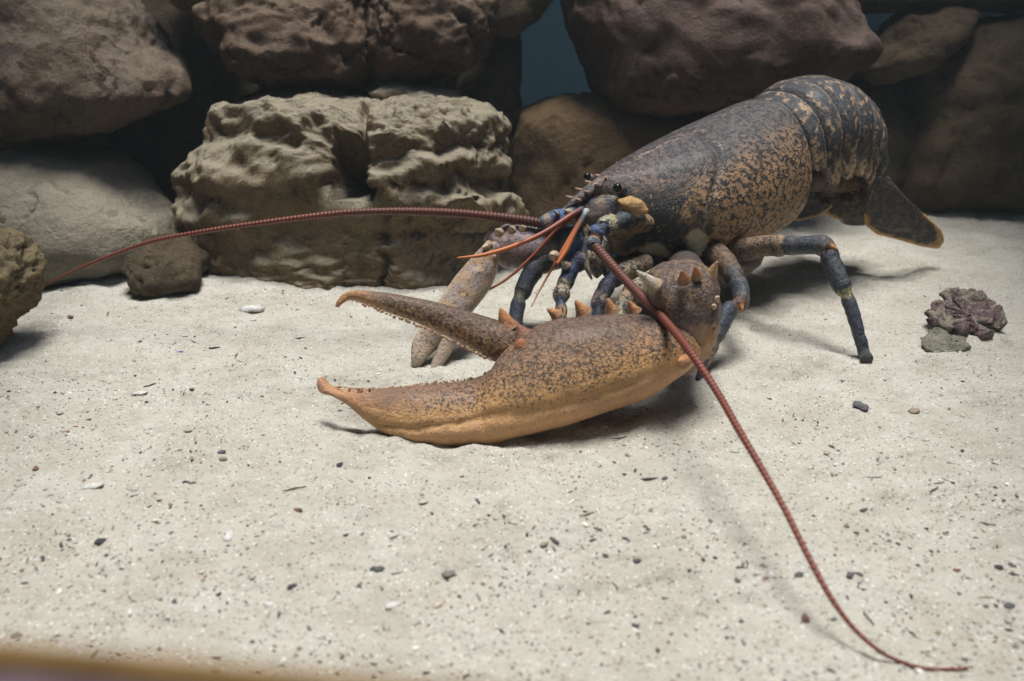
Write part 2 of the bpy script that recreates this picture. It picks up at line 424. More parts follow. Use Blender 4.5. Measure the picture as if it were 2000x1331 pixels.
M_CRUST = rock_mat('crusted yellow stone', S2L((112, 94, 66)), S2L((146, 130, 98)), S2L((58, 50, 50)), 1.0, 1.5, up_col=S2L((150, 136, 104)), patch=S2L((70, 56, 62)), ps=50)

def rock(name, outline, Y0, D, mat, label, amp=1.0, freq=.22, pits=.35, ridge=.25, level=6, seed=0, face=.75, slope=.25, yaw=0., group='boulders of the rock wall', strata=0., facet=.8, cracks=.5, carve=None):
    V, f, v = blob(outline, Y0, D, level, face=face, slope=slope, yaw=yaw)
    n = normals(V, f); Q = V+seed*31.7
    d = amp*(.9*fbm(Q*freq, 3)+.3*fbm(Q*freq*3.1, 4))
    d += ridge*(fbm(Q*np.array([.7, .7, 1.5])*freq*1.4+50, 4, True)-.45)
    g1_, g2_ = worley(Q*np.array([.8, .8, 1.15])*freq*.75+23); d += facet*(.55-g1_)
    d1, d2 = worley(Q*freq*1.3); d += amp*.45*(np.minimum(d2-d1, .35)-.2)
    e1, e2 = worley(Q*freq*4.2+11); d -= pits*np.clip(.42-e1, 0, 1)*(fbm(Q*freq*1.1+70, 2) > -.15)
    if strata: d += strata*np.sin((V[:, 2]+1.2*fbm(Q*freq, 2))*2.1)*.5
    d += .07*fbm(Q*1.9, 3)+.045*fbm(Q*4.5, 2)
    n_ = fbm(Q*freq*.9+91, 3); d -= cracks*np.exp(-(n_/.028)**2)*sstep(-.2, .2, fbm(Q*freq*.7+60, 2))
    if carve is not None: d = carve(V, d, Q)
    V = V+n*d[:, None]
    o = link(name, V, f, mat); tag(o, label, 'rock', group); return o

rock('boulder', [(-120, -90), (60, -110), (215, -40), (262, 30), (300, 80), (345, 130), (368, 185), (335, 205), (250, 245), (120, 272), (0, 290), (-130, 300), (-200, 100)],
     78, 9, M_TAN, 'large tan boulder with a pocked face in the top left corner', amp=.8, freq=.16, pits=.3, seed=1, slope=.45)
rock('boulder', [(-140, 285), (0, 276), (120, 280), (215, 305), (270, 358), (320, 425), (330, 470), (260, 520), (120, 545), (-20, 560), (-160, 560)],
     71, 9, M_GREY, 'smooth rounded grey boulder below the pocked tan one on the left', amp=.55, freq=.13, pits=.06, ridge=.12, seed=2, slope=.5, face=.85)
rock('crusted_rock', [(-90, 475), (-20, 455), (14, 462), (40, 482), (58, 515), (60, 552), (42, 590), (18, 630), (2, 660), (-60, 690), (-110, 600)],
     50.5, 3.5, M_CRUST, 'yellow crusted stone cut off by the left edge, at the thin antenna tip', amp=.45, freq=.5, pits=.8, ridge=.4, seed=3, group='loose stones on the sand', level=5)
rock('flat_stone', [(248, 512), (268, 480), (305, 470), (350, 478), (395, 505), (400, 540), (370, 556), (320, 566), (275, 552)],
     62.5, 3.2, M_DARK, 'small flat grey-brown stone half buried at the foot of the rocks', amp=.5, freq=.3, pits=.1, ridge=.2, seed=4, group='loose stones on the sand', level=5, slope=.6)
def carve_block(V, d, Q):
    x, y = proj(V); nn = fbm(Q*.5+3, 3)*9
    front = sstep(71.5, 69.0, V[:, 1]) if False else (V[:, 1] < 71).astype(float)
    x = x+nn; y = y+nn*.7
    rec = sstep(650, 662, x)*(1-sstep(708, 720, x))*sstep(252, 272, y)*(1-sstep(368, 388, y))
    d = d-7.5*rec*front
    crk = np.exp(-((x-(712-.12*(y-200)))/7)**2)*(y < 300)+np.exp(-((x-(752-.04*(y-400)))/5)**2)*(y > 385)
    d = d-.9*crk*front
    # right lobe: ledges, the foot set back under them
    q1_, q2_ = fbm(Q*.33+40, 3), fbm(Q*.7+44, 3)
    right = sstep(700, 730, x)
    for k, (yy, h, x0, x1) in enumerate(((258, 1.0, 720, 1000), (312, .9, 800, 1000), (345, .9, 690, 880), (398, 1.2, 730, 1040))):
        e = (y-yy-.10*(x-850)*(1 if k % 2 else -.6)-16*q1_-8*q2_)*(.85+.5*q2_); d = d+right*front*h*sstep(x0-30, x0+30, x)*(1-sstep(x1-30, x1+30, x))*(np.exp(-(e/17)**2)-.55*np.exp(-((e-30)/16)**2))
    left = 1-sstep(640, 670, x)
    for (yy, h) in ((236, .8), (372, .5)):
        e = (y-yy-.14*(x-520)-22*q1_-8*q2_); d = d+left*front*h*(np.exp(-(e/18)**2)-.6*np.exp(-((e-34)/18)**2))
    for (bx, by, br) in ((560, 330, 34), (605, 350, 26), (520, 345, 24), (425, 345, 30), (480, 290, 26), (610, 280, 26), (820, 340, 26), (900, 370, 24), (450, 430, 50)):
        d = d+front*.75*np.exp(-(((x-bx)/br)**2+((y-by)/br)**2))
    d = d-.5*sstep(430, 460, y-10*q1_)*front
    return d
rock('boulder', [(346, 500), (352, 430), (372, 330), (402, 255), (440, 208), (500, 194), (600, 196), (700, 200), (760, 190), (830, 186), (900, 196), (950, 215), (976, 250), (974, 310), (966, 360), (985, 400), (1008, 440), (962, 500), (932, 560), (905, 590), (740, 592), (560, 592), (400, 582)],
     70.5, 6.5, M_LIME, 'broad pale limestone block with flat ledges, a dark recess and a crack down its middle', amp=.42, freq=.26, pits=.35, ridge=.5, seed=5, level=7, slope=.26, face=.5, facet=1.2, cracks=.35, carve=carve_block)
rock('ledge_stone', [(715, 178), (750, 164), (800, 160), (860, 166), (895, 182), (890, 205), (820, 212), (740, 205)],
     76, 3.5, M_LIME, 'thin ledge of stone lying on top of the broad pale block', amp=.4, freq=.35, pits=.15, seed=8, level=5)
rock('ledge_stone', [(470, 190), (540, 168), (640, 162), (715, 170), (722, 205), (640, 215), (500, 215)],
     80, 4, M_DARK, 'low dark ledge behind the broad pale block', amp=.5, freq=.3, seed=9, level=5)
rock('boulder', [(405, 25), (440, -10), (520, -60), (640, -60), (720, -20), (735, 40), (748, 80), (742, 130), (720, 160), (660, 165), (560, 160), (480, 148), (438, 110), (412, 60)],
     80, 8, M_BROW, 'brown-grey boulder with a pale rough brow, above the left of the broad pale block', amp=.9, freq=.2, pits=.35, ridge=.25, seed=10, slope=.35)
rock('boulder', [(725, 40), (735, -30), (800, -80), (920, -70), (970, 0), (962, 60), (950, 110), (900, 140), (840, 160), (760, 152), (735, 110)],
     80.5, 8, M_BROW, 'reddish brown boulder above the pale block, beside the blue gap', amp=.8, freq=.2, pits=.3, ridge=.2, seed=11, slope=.3)
rock('boulder', [(230, 60), (270, -20), (380, -60), (470, 0), (500, 150), (520, 330), (420, 460), (320, 470), (250, 380), (230, 200)],
     92, 8, M_DARK, 'dark recessed boulder deep in the gap beside the large tan one', amp=.8, freq=.16, seed=12, level=5)
rock('boulder', [(300, -60), (340, -80), (470, -80), (480, -20), (440, 20), (370, 12)],
     84, 5, M_TAN, 'brown stone peeking in at the top edge, beside the large tan boulder', amp=.5, freq=.2, seed=22, level=5)
rock('slab', [(900, 160), (950, 60), (1000, 30), (1018, 100), (1020, 200), (1010, 260), (1012, 400), (1000, 560), (900, 560), (890, 300)],
     90, 5, M_DARK, 'dark upright slab standing left of the blue gap', amp=.5, freq=.18, seed=13, level=5)
rock('slab', [(940, 20), (965, -60), (1100, -60), (1075, 0), (1050, 30), (1000, 66), (955, 62)],
     90, 5, M_OLIVE, 'olive brown slab over the upper left of the blue gap', amp=.35, freq=.18, seed=14, level=5)
rock('boulder', [(1098, -40), (1140, -100), (1400, -130), (1600, -80), (1640, 0), (1680, 60), (1696, 90), (1670, 130), (1600, 170), (1480, 200), (1330, 212), (1200, 205), (1155, 170), (1130, 110), (1108, 40)],
     88, 10, M_RED, 'huge red-brown boulder hanging above the back of the lobster', amp=.7, freq=.13, pits=.25, ridge=.4, seed=15, slope=.3, face=.7)
rock('boulder', [(985, 420), (1000, 300), (1010, 215), (1060, 196), (1160, 185), (1300, 200), (1500, 210), (1560, 320), (1520, 480), (1300, 500), (1080, 500), (985, 500)],
     86, 8, M_BEHIND, 'broad olive brown boulder in shade behind the lobster head', amp=.5, freq=.13, pits=.1, ridge=.15, seed=16, slope=.15, face=.6)
rock('boulder', [(1668, 130), (1720, 90), (1770, 30), (1830, 10), (1900, 15), (1885, 60), (1830, 105), (1770, 150), (1700, 165)],
     92, 5, M_OLIVE, 'slanting olive stone wedged above the right-hand boulder', amp=.5, freq=.2, seed=17, slope=.5, level=5)
rock('boulder', [(1772, 190), (1800, 120), (1860, 70), (1930, 40), (2050, 20), (2200, 60), (2250, 300), (2150, 440), (1980, 425), (1850, 405), (1740, 420), (1690, 380), (1720, 280)],
     93, 9, M_OLIVE, 'tall shaded brown boulder filling the right edge behind the tail', amp=.7, freq=.13, pits=.15, ridge=.25, seed=18, slope=.12, face=.65)
rock('boulder', [(1640, 200), (1665, 160), (1710, 155), (1755, 180), (1770, 250), (1770, 380), (1700, 410), (1640, 380)],
     92, 5, M_DARK, 'small upright stone beside the lobster tail, against the shaded boulder', amp=.5, freq=.22, seed=19, level=5)
rock('boulder', [(1640, 20), (1700, -80), (1900, -120), (2100, -100), (2120, 20), (2000, 30), (1900, 25), (1800, 20), (1720, 80)],
     99, 7, M_DARK, 'black-looking stone closing the top right corner', amp=.5, freq=.18, seed=20, level=5)
rock('boulder', [(-200, 100), (200, 60), (700, 80), (930, 120), (960, 300), (900, 560), (-200, 560)], 101, 5, M_DARK, 'dark rock mass at the very back behind the broad pale block', amp=.5, freq=.15, seed=31, level=5)
rock('boulder', [(1480, 120), (1700, 60), (2300, 60), (2300, 430), (1480, 440)], 104, 5, M_DARK, 'dark rock mass at the very back behind the right-hand boulder', amp=.5, freq=.15, seed=32, level=5)
M_PURP = rock_mat('purple crust', S2L((104, 68, 84)), S2L((168, 152, 140)), S2L((64, 34, 58)), 1.0, 1.5, up_col=S2L((142, 118, 120)), patch=S2L((178, 168, 150)), ps=85, pt=(.46, .54, .85))
rock('crusted_stone', [(1814, 618), (1826, 592), (1850, 576), (1885, 568), (1917, 578), (1948, 610), (1954, 636), (1930, 664), (1908, 650), (1900, 628), (1878, 612), (1850, 622), (1822, 634)],
     54.2, .9, M_PURP, 'purple ridged stone half sunk in the sand right of the leg', amp=.3, freq=.9, pits=.5, ridge=.7, seed=21, level=5, slope=1.5, group='loose stones on the sand', strata=.35, facet=.25)
rock('crusted_stone', [(1800, 672), (1816, 645), (1836, 640), (1856, 656), (1884, 664), (1890, 678), (1862, 690), (1830, 694)],
     50.8, .5, rock_mat('grey green crust', S2L((130, 128, 112)), S2L((186, 182, 166)), S2L((78, 82, 78)), 1.0, 1.2), 'small grey-green crusted stone in front of the purple ridged one', amp=.18, freq=1.0, pits=.4, ridge=.3, seed=23, level=5, slope=1.6, group='loose stones on the sand', facet=.15)

# ------------------------------------------------------------------ the lobster
ROOT = empty('lobster', (14, 58, 0))
tag(ROOT, 'large mottled brown and blue-black lobster with one huge tan claw resting on the sand', 'lobster')
HX, HY = -.87, -.493; LX, LY = .493, -.87
OX, OY = 18.9, 64.0
def BL(a, b, z): return np.stack([OX+HX*a+LX*b, OY+HY*a+LY*b, z+0*a], -1)

NAVY = (.012, .026, .065); BLACK = (.012, .012, .014); TANC = (.60, .335, .145); PURP = (.108, .090, .088); CREAM = (.55, .46, .30)
BLUE = (.05, .17, .42); STEEL = (.05, .075, .10); ORANGE = (.55, .19, .06)
M_BODY = chitin('lobster shell', (.010, .011, .015), spot=330, lo=.475, hi=.54, rough=.38)
M_CLAW = chitin('lobster claw shell', (.055, .032, .022), spot=560, lo=.485, hi=.575, rough=.40, dusty=(.46, .37, .25))
M_LIMB = chitin('lobster limb shell', (.012, .018, .03), spot=420, lo=.49, hi=.56, rough=.32, dusty=(.32, .30, .27))
M_SPINE = chitin('spine horn', (.18, .06, .02), spot=200, rough=.4, speck=False)

def interp_rows(tab, key, n):
    tab = np.array(tab, float); k = crom(np.c_[tab[:, 0:1], np.zeros((len(tab), 2)), tab[:, 1:]], n)
    return np.c_[k[:, 0], k[:, 3:]]
NS = 128
th = np.linspace(0, 2*np.pi, NS, endpoint=False)
thn = np.minimum(th, 2*np.pi-th)/np.pi                            # 0 top .. 1 belly
sgn = np.where(th <= np.pi, 1.0, -1.0)
rings, meta = [], []
# abdomen, from the tail end forwards (s backwards, top height, half width, height, lean of the ring in degrees)
ab = np.array([(11.2, 6.2, 2.6, 2.6, 62), (11.0, 8.6, 2.9, 3.6, 50), (10.3, 11.2, 3.3, 4.9, 34), (9.0, 13.0, 3.65, 5.6, 23), (7.2, 14.4, 3.95, 6.2, 13), (4.8, 15.15, 4.1, 6.6, 3), (2.4, 14.95, 4.1, 6.7, -6), (.9, 14.25, 3.95, 6.4, -9), (-.4, 13.4, 3.6, 6.0, -10)])
A = crom(np.c_[ab[:, :1], np.zeros(len(ab)), ab[:, 1:]], 300)
sA, zA, wA, hA, lA = A[:, 0], A[:, 2], A[:, 3], A[:, 4], np.radians(A[:, 5])
arc = np.r_[0, np.cumsum(np.hypot(np.diff(sA), np.diff(zA)))]; arc = arc[-1]-arc       # 0 at the carapace
EDGES = np.array([0, 1.55, 3.3, 5.6, 7.7, 9.6, 11.3, 20])
t_ = thn
for i in range(len(A)):
    up = np.array([-math.sin(lA[i]), math.cos(lA[i])])
    k = np.searchsorted(EDGES, arc[i], side='right')-1; fr = (arc[i]-EDGES[k])/(EDGES[k+1]-EDGES[k])
    off = .50*min(1, fr/.30)**.8+.12*fr-.26-.40*max(0, (fr-.95)/.05)
    flap = (.98 if k > 0 else .72)-.42*(max(0, .45-fr)/.45)**1.2-.26*(max(0, fr-.80)/.20)**2
    w_, h_ = wA[i]+off, hA[i]
    q1 = np.clip(t_/.5, 0, 1)*np.pi/2; q2 = np.clip((t_-.5)/.28, 0, 1); q3 = np.clip((t_-.78)/.05, 0, 1); q4 = np.clip((t_-.83)/.17, 0, 1)
    b = w_*np.sin(q1)**.88*(1+.03*q2)*(1-.12*q3)*(1-q4**.8)
    b = b-.16*(q2*(1-q2)*4)*(t_ > .5)*(1 if k else 0)
    dz = off-(.55*h_+off)*(1-np.cos(q1))-(flap-.55)*h_*q2+.02*h_*q3+(flap-.70)*h_*np.minimum(1, q4*4)
    b = b*sgn
    a_ = -sA[i]+up[0]*dz; z_ = zA[i]+up[1]*dz
    rings.append(BL(a_, b, z_)); meta.append(np.stack([np.full(NS, -arc[i]-.1), thn, np.full(NS, fr)], 1))
# carapace
cap = [(-.15, 13.55, 3.75, 8.6, 5.2), (.25, 14.0, 4.35, 8.5, 4.7), (1.5, 14.0, 4.75, 8.3, 4.2), (4, 13.3, 5.05, 7.9, 3.7), (7.6, 12.25, 4.95, 7.4, 3.5), (10, 11.5, 4.35, 7.2, 3.7), (12, 10.85, 3.55, 7.1, 4.3), (13.4, 10.4, 2.75, 7.2, 5.0), (14.4, 10.1, 1.9, 7.6, 5.8), (15.0, 9.85, 1.1, 8.1, 6.6), (15.3, 9.6, .5, 8.5, 7.6)]
Cq = interp_rows(cap, 0, 190)
for row in Cq:
    a0, zt, w_, zm, zb = row
    c_ = np.cos(th); s_ = np.sin(th)
    b = w_*np.sign(s_)*np.abs(s_)**.9
    zz = np.where(c_ > 0, zm+(zt-zm)*np.sign(c_)*np.abs(c_)**.95, zm+(zm-zb)*c_)
    fl = sstep(.2, .5, thn)
    aa = a0-.5*fl*np.exp(-((a0-.2)/2.5)**2)*1.0+0*th
    # cervical groove across the back, and a shallow dorsal seam
    ag = 7.7+1.6*sstep(.18, .45, thn)-.3*np.exp(-(thn/.08)**2)
    gv = .20*np.exp(-((a0-ag)/.26)**2)*(1-sstep(.38, .55, thn))
    gv += .07*np.exp(-(b/.12)**2)*(a0 < 7.6)
    gv -= .06*np.exp(-(b/.2)**2)*(a0 > 8)
    gv += .06*np.exp(-((a0-8.9-2*(thn-.35))/.25)**2)*sstep(.3, .4, thn)*(1-sstep(.65, .75, thn))
    r_ = np.hypot(b, zz-zm)+1e-6
    b = b*(1-gv/r_); zz = zm+(zz-zm)*(1-gv/r_)
    rings.append(BL(aa, b, zz)); meta.append(np.stack([np.full(NS, a0), thn, np.zeros(NS)], 1))
V = np.concatenate(rings); MT = np.concatenate(meta); nr = len(rings)
f = ring_faces(nr, NS)
# fine lumps of the shell
V = V+(.035*fbm(V*1.1, 3))[:, None]*np.array([LX*.6, LY*.6, .6])
a, tn, fr = MT[:, 0], MT[:, 1], MT[:, 2]
px, py = proj(V)
nz1 = fbm(V*.55+4, 3); nz2 = fbm(V*1.7+8, 3)
def lerp(A_, B_, t): return np.asarray(A_)[..., :]*(1-t[:, None])+np.asarray(B_)*t[:, None]
col = np.tile(np.array(PURP), (len(V), 1))
side = sstep(.15, .46, tn+.09*nz1+.03*nz2)
col = lerp(col, TANC, side); spot = .62-.10*sstep(.42, .72, tn)+.14*nz2
head = sstep(9.5, 13.5, a+.6*nz1)
cheek = sstep(9.5, 11.2, a+.8*nz2)*sstep(.30, .40, tn)*(1-sstep(.72, .80, tn))
col = lerp(col, (.15, .085, .07), head*(1-side)*.7)
col = lerp(col, BLACK, np.clip(cheek*1.0, 0, 1)*sstep(-.35, .0, nz2+.1)); spot = np.where(cheek > .5, .3, spot)
ag = 7.7+1.6*sstep(.18, .45, tn)-.3*np.exp(-(tn/.08)**2); top_ = (1-sstep(.36, .5, tn))*(a > 1)
col = lerp(col, (.012, .012, .015), np.exp(-((a-ag)/.16)**2)*top_*.9); col = lerp(col, (.34, .24, .18), np.exp(-((a-ag+.42)/.14)**2)*top_*.45*(nz2 > -.2))
nearside = th[np.arange(len(V)) % NS] < np.pi
ck = np.minimum(np.hypot((px-1268)/52, (py-425)/80), np.hypot((px-1318)/34, (py-492)/26))
ck = (1-sstep(.75, 1.15, ck+.35*nz2))*nearside*(a > 5)*sstep(.22, .34, tn)
col = lerp(col, BLACK, ck); spot = spot*(1-.7*ck)
rs_ = np.random.RandomState(2).rand(len(V)); dots = (rs_ < .028)*((ck > .4) | (cheek > .4)); col = lerp(col, (.55, .44, .20), dots*1.0)
sock = (1-sstep(.7, 1.1, np.hypot((px-1212)/26, (py-374)/16)+.1*nz2))*nearside*(a > 8); col = lerp(col, (.01, .01, .012), sock)
dk = sstep(.0, .35, nz1)*sstep(6, 9, a)*sstep(.4, .5, tn); col = lerp(col, BLACK, dk*.8)
seam = np.exp(-((tn)/.012)**2)*sstep(6.8, 7.4, a)*(1-sstep(13.2, 14, a)); col = lerp(col, (.45, .30, .22), seam*.75)
grv = np.exp(-((a-(9.2+2*(tn-.35)))/.18)**2)*sstep(.3, .36, tn)*(1-sstep(.6, .7, tn))*(nz2 > -.3); col = lerp(col, (.45, .38, .28), grv*.55)
abd = a < -.05
low = sstep(.36, .62, tn)
ca = lerp(np.tile((.04, .042, .055), (len(V), 1)), (.56, .36, .20), sstep(.22, .42, nz2+.45*low))
ca = lerp(ca, (.010, .012, .018), sstep(.05, .25, nz1+.25*low)*(.35+.5*low))
ca = lerp(ca, (.010, .012, .02), (1-sstep(.16, .30, fr)))
ca = lerp(ca, (.56, .36, .20), np.clip(sstep(.45, .8, fr)*sstep(.54, .66, tn)+sstep(.68, .76, tn+.08*nz2), 0, 1)*.85)
ca = lerp(ca, (.42, .32, .22), sstep(.86, .93, fr)*.6)
col = np.where(abd[:, None], ca, col); spot = np.where(abd, .40, spot)
cg = (~abd) & (a < .22); col[cg] = (.2, .15, .11)
belly = tn > .82; col[belly] = np.where(abd[belly][:, None], (.14, .085, .05), (.30, .20, .11)); spot[belly] = .4
for (qx, qy, rx, ry) in ((1275, 496, 32, 22), (1362, 474, 22, 27)):
    k = 1-sstep(.8, 1.12, np.hypot((px-qx)/rx, (py-qy)/ry)+.12*nz2); k = k*(tn > .35)*(th[np.arange(len(V)) % NS] < np.pi)
    col = lerp(col, (.74, .70, .50), k); spot = spot*(1-k)
bag = Bag(); bag.add(V, f, col, spot)
# rostrum with its teeth
rp = [(12.2, 10.5, .75), (13.6, 10.25, .72), (14.8, 9.85, .62), (15.8, 9.35, .47), (16.7, 8.8, .33), (17.4, 8.35, .2), (17.9, 8.0, .07)]
path = [np.r_[BL(np.array(q[0]), np.array(0.), q[1]-q[2]*.9), q[2], (.30, .165, .10) if q[0] < 15.2 else (.15, .125, .12)] for q in rp]
v, f2, c2, _ = tube(np.array(path), 60, 18); v = v+(.05*fbm(v*3, 3))[:, None]; bag.add(v, f2, c2, .5)
for a0, z0 in ((14.6, 9.7), (15.4, 9.35), (16.2, 8.95), (16.9, 8.5)):
    for s in (-1, 1):
        p0 = BL(np.array(a0), np.array(s*.35), z0); p1 = BL(np.array(a0+.42), np.array(s*.55), z0+.22)
        v, f2, u = cone(p0, p1, .16); bag.add(v, f2, lerp(np.tile((.15, .10, .08), (len(v), 1)), (.62, .34, .2), u), 0)
for (a0, b0, z0) in ((12.3, 1.5, 10.3), (11.6, 2.0, 10.0), (13.4, 1.3, 9.7)):
    for s in (-1, 1):
        p0 = BL(np.array(a0), np.array(s*b0), z0-.15); p1 = BL(np.array(a0+.32), np.array(s*(b0+.05)), z0+.08)
        v, f2, u = cone(p0, p1, .10); bag.add(v, f2, lerp(np.tile((.1, .07, .06), (len(v), 1)), (.6, .42, .3), u), 0)
body = bag.link('body', M_BODY, ROOT)

def eye(px, py, Y, r, sx, sy):
    c = atY(px, py, Y); b = Bag()
    v, f = ball(c, r, 4); b.add(v, f, (.006, .006, .008), 0); e = None
    m_ = bpy.data.materials.get('eye') or plain_mat('eye', (.006, .006, .008), (.012, .010, .012), 100, .12, 0)
    e = b.link('eye', m_, body)
    st = Bag(); v, f, c_, _ = tube(np.array([np.r_[atY(sx, sy, Y+.5), r*.9, .03, .03, .035], np.r_[(c+atY(sx, sy, Y+.5))/2, r*.95, .05, .04, .04], np.r_[c+np.array([.03, .12, -.08]), r*.98, .5, .3, .24]]), 14, 18)
    st.add(v, f, c_, .15); st.link('eye_stalk', M_LIMB, body)
eye(1206, 367, 55.0, .30, 1218, 372)
eye(1147, 345, 57.0, .26, 1168, 352)

# face, mouthparts and the pale antennal scale
def blob_part(name, outline, Y0, D, col, spot, mat, parent, level=4, amp=.05, slope=0., yaw=0., freq=1.2, c=None):
    V, f, v = blob(outline, Y0, D, level, face=.8, slope=slope, yaw=yaw, c=c)
    n = normals(V, f); V = V+n*(amp*fbm(V*freq, 3))[:, None]
    cc = col(V, v) if callable(col) else col
    return link(name, V, f, mat, parent, col=cc, spot=spot(V, v) if callable(spot) else spot)
def facecol(V, v):
    q = fbm(V*1.1+2, 3); c = np.tile((.20, .13, .07), (len(V), 1)); c = lerp(c, (.46, .36, .2), sstep(.05, .3, q)); return lerp(c, (.03, .03, .05), sstep(.05, .35, -q))
blob_part('face', [(1120, 410), (1150, 385), (1200, 372), (1245, 385), (1270, 430), (1262, 480), (1215, 500), (1170, 478), (1135, 450)], 56.2, 1.3, facecol, .4, M_LIMB, ROOT)
blob_part('antennal_scale', [(1205, 390), (1230, 383), (1254, 391), (1268, 411), (1256, 426), (1238, 430), (1218, 416)], 53.9, .55,
          lambda V, v: lerp(np.tile((.66, .37, .11), (len(V), 1)), (.6, .55, .38), sstep(.1, .7, -v[:, 2])), .12, M_LIMB, ROOT)
blob_part('mouthpart', [(1165, 475), (1215, 478), (1262, 500), (1330, 522), (1360, 552), (1290, 575), (1235, 556), (1185, 532)], 56.6, 1.2,
          lambda V, v: lerp(np.tile((.13, .075, .04), (len(V), 1)), (.38, .27, .14), sstep(0, .4, fbm(V*.9, 3))), .5, M_LIMB, ROOT, slope=.3)
blob_part('mouthpart', [(1135, 440), (1165, 440), (1190, 470), (1190, 520), (1165, 545), (1140, 520)], 55.5, 1.0,
          lambda V, v: lerp(np.tile((.30, .22, .12), (len(V), 1)), (.05, .06, .1), sstep(0, .4, fbm(V*.9+5, 3))), .4, M_LIMB, ROOT)

blob_part('underside', [(1235, 515), (1290, 505), (1380, 500), (1470, 480), (1500, 500), (1450, 540), (1380, 570), (1300, 585), (1250, 560)], 59.0, 1.8, lambda V, v: lerp(np.tile((.10, .06, .035), (len(V), 1)), (.24, .15, .08), sstep(0, .4, fbm(V*.9, 3))), .4, M_LIMB, ROOT)
for pts in ([(1180, 470, 54.2, .3, (.10, .08, .10)), (1172, 500, 53.4, .26, (.34, .26, .15)), (1180, 530, 52.8, .2, (.05, .05, .08)), (1192, 552, 52.6, .08, (.4, .3, .2))],
            [(1150, 462, 55, .3, (.30, .24, .15)), (1140, 492, 54.2, .27, (.05, .06, .12)), (1146, 522, 53.6, .2, (.36, .28, .18)), (1156, 546, 53.4, .07, (.36, .28, .18))]):
    path = np.array([np.r_[atY(x, y, Y), r, c] for (x, y, Y, r, c) in pts]); v, f, c, u = tube(path, 40, 12, band=.2); link('palp', v, f, M_LIMB, ROOT, col=c, spot=.5)
for bx, by, tx, ty, Yb, r in ((1205, 428, 1190, 418, 53, .16), (1186, 434, 1170, 430, 52.2, .15), (1176, 462, 1184, 472, 51.6, .13), (1152, 452, 1146, 440, 51.8, .13), (1250, 424, 1236, 416, 53.6, .2), (1112, 418, 1100, 408, 54.6, .15), (1090, 420, 1082, 410, 54.2, .13)):
    v, f, u = cone(atY(bx, by, Yb), atY(tx, ty, Yb-.2), r, 10); link('head_spine', v, f, M_LIMB, ROOT, col=lerp(np.tile((.04, .05, .09), (len(v), 1)), (.66, .56, .38), sstep(.1, .6, u)), spot=.1)
# antennae: ringed whips on jointed bases
m = NT('antenna whip', .5, .35); s_ = m.attr('Spot', 'Fac')
M_ANT = m.done(m.mix(s_, m.attr('Col'), (.055, .018, .014)), m.bump(m.noise(900, 3, .6), .3, .0005))
def whip(name, pts, ring, parent, stretch=0.0):
    pts = [(x, y, Y, r*.84, c) for (x, y, Y, r, c) in pts]
    path = np.array([np.r_[atY(x, y, Y) if Y is not None else gnd(x, y, r*1.1+sand_at(*gnd(x, y)[:2])), r, c] for (x, y, Y, r, c) in pts])
    L = np.linalg.norm(np.diff(path[:, :3], axis=0), axis=1).sum(); n = int(L/ring*7)
    ph = lambda u: 2*np.pi/ring*(u/(1+stretch)+(stretch/(1+stretch))*(u-9*(1-np.exp(-u/9))))
    v, f, c, u = tube(path, n, 14, ripple=lambda u, r: 1+.075*np.sin(ph(u))+.03*np.sin(u*.9+1))
    return link(name, v, f, M_ANT, parent, col=c, spot=(.5-.5*np.sin(ph(u)))*.85)
R1, R2, R3 = (.15, .048, .03), (.22, .055, .032), (.26, .07, .045)
far = whip('antenna', [(1062, 438, 54.4, .37, (.06, .035, .035)), (1030, 432, 54.3, .37, (.13, .05, .035)), (960, 423, 54, .34, R1), (880, 416, 53.8, .31, R1), (780, 413, 53.5, .28, R1), (690, 415, 53.3, .25, R1), (600, 424, 53.2, .22, R2),
                       (500, 437, 53.1, .195, R2), (400, 452, 53, .17, R2), (300, 471, 53, .15, R2), (210, 502, 53.2, .125, R3), (130, 536, 53.4, .10, R3), (58, 574, 53.5, .06, R3)], .245, ROOT)
nearw = whip('antenna', [(1160, 478, 51.6, .36, (.10, .045, .035)), (1185, 507, 49.5, .345, R1), (1240, 567, 45.5, .30, R1), (1300, 628, 41, .26, R2), (1350, 690, 36.8, .225, R2), (1400, 765, 34, .2, R2), (1440, 835, 31.4, .18, R2), (1490, 920, 29, .16, R2), (1530, 990, 27.3, .15, R3),
                         (1575, 1080, 25.6, .135, R3), (1620, 1163, 24.2, .12, R3), (1665, 1225, 23.3, .10, R3), (1715, 1270, 22.75, .085, R3), (1760, 1293, None, .075, R3), (1810, 1306, None, .065, R3), (1860, 1307, None, .055, R3), (1900, 1304, None, .04, R3)], .24, ROOT, .75)
far['label'] = 'ringed red antenna reaching left past the rocks'; nearw['label'] = 'ringed red antenna crossing in front of the big claw to the sand'
def limb(name, pts, parent, n=120, ns=20, mat=None, spot=.6, flat=1.0, amp=.03, into=None, thin=1.0, joints=()):
    pts = [(x, y, Y, r*thin, c) for (x, y, Y, r, c) in pts]
    path = np.array([np.r_[atY(x, y, Y) if Y is not None else gnd(x, y, r*.6+sand_at(*gnd(x, y)[:2])), r, c] for (x, y, Y, r, c) in pts])
    d_ = np.r_[0, np.cumsum(np.linalg.norm(np.diff(path[:, :3], axis=0), axis=1))]
    def rip(u, r):
        k = np.ones_like(u); u = u*d_[-1]/u[-1]
        for j in joints: e = np.abs(u-d_[j]); k = k*(1-.15*np.exp(-(e/.20)**2)+.06*np.exp(-((e-.52)/.22)**2))
        return k
    v, f, c, u = tube(path, n, ns, flat=flat, band=.22, ripple=rip); v = v+(amp*fbm(v*1.5, 3))[:, None]*np.array([.5, -.6, .6])
    if into is not None: into.add(v, f, c, spot); return
    return link(name, v, f, mat or M_LIMB, parent, col=c, spot=spot)
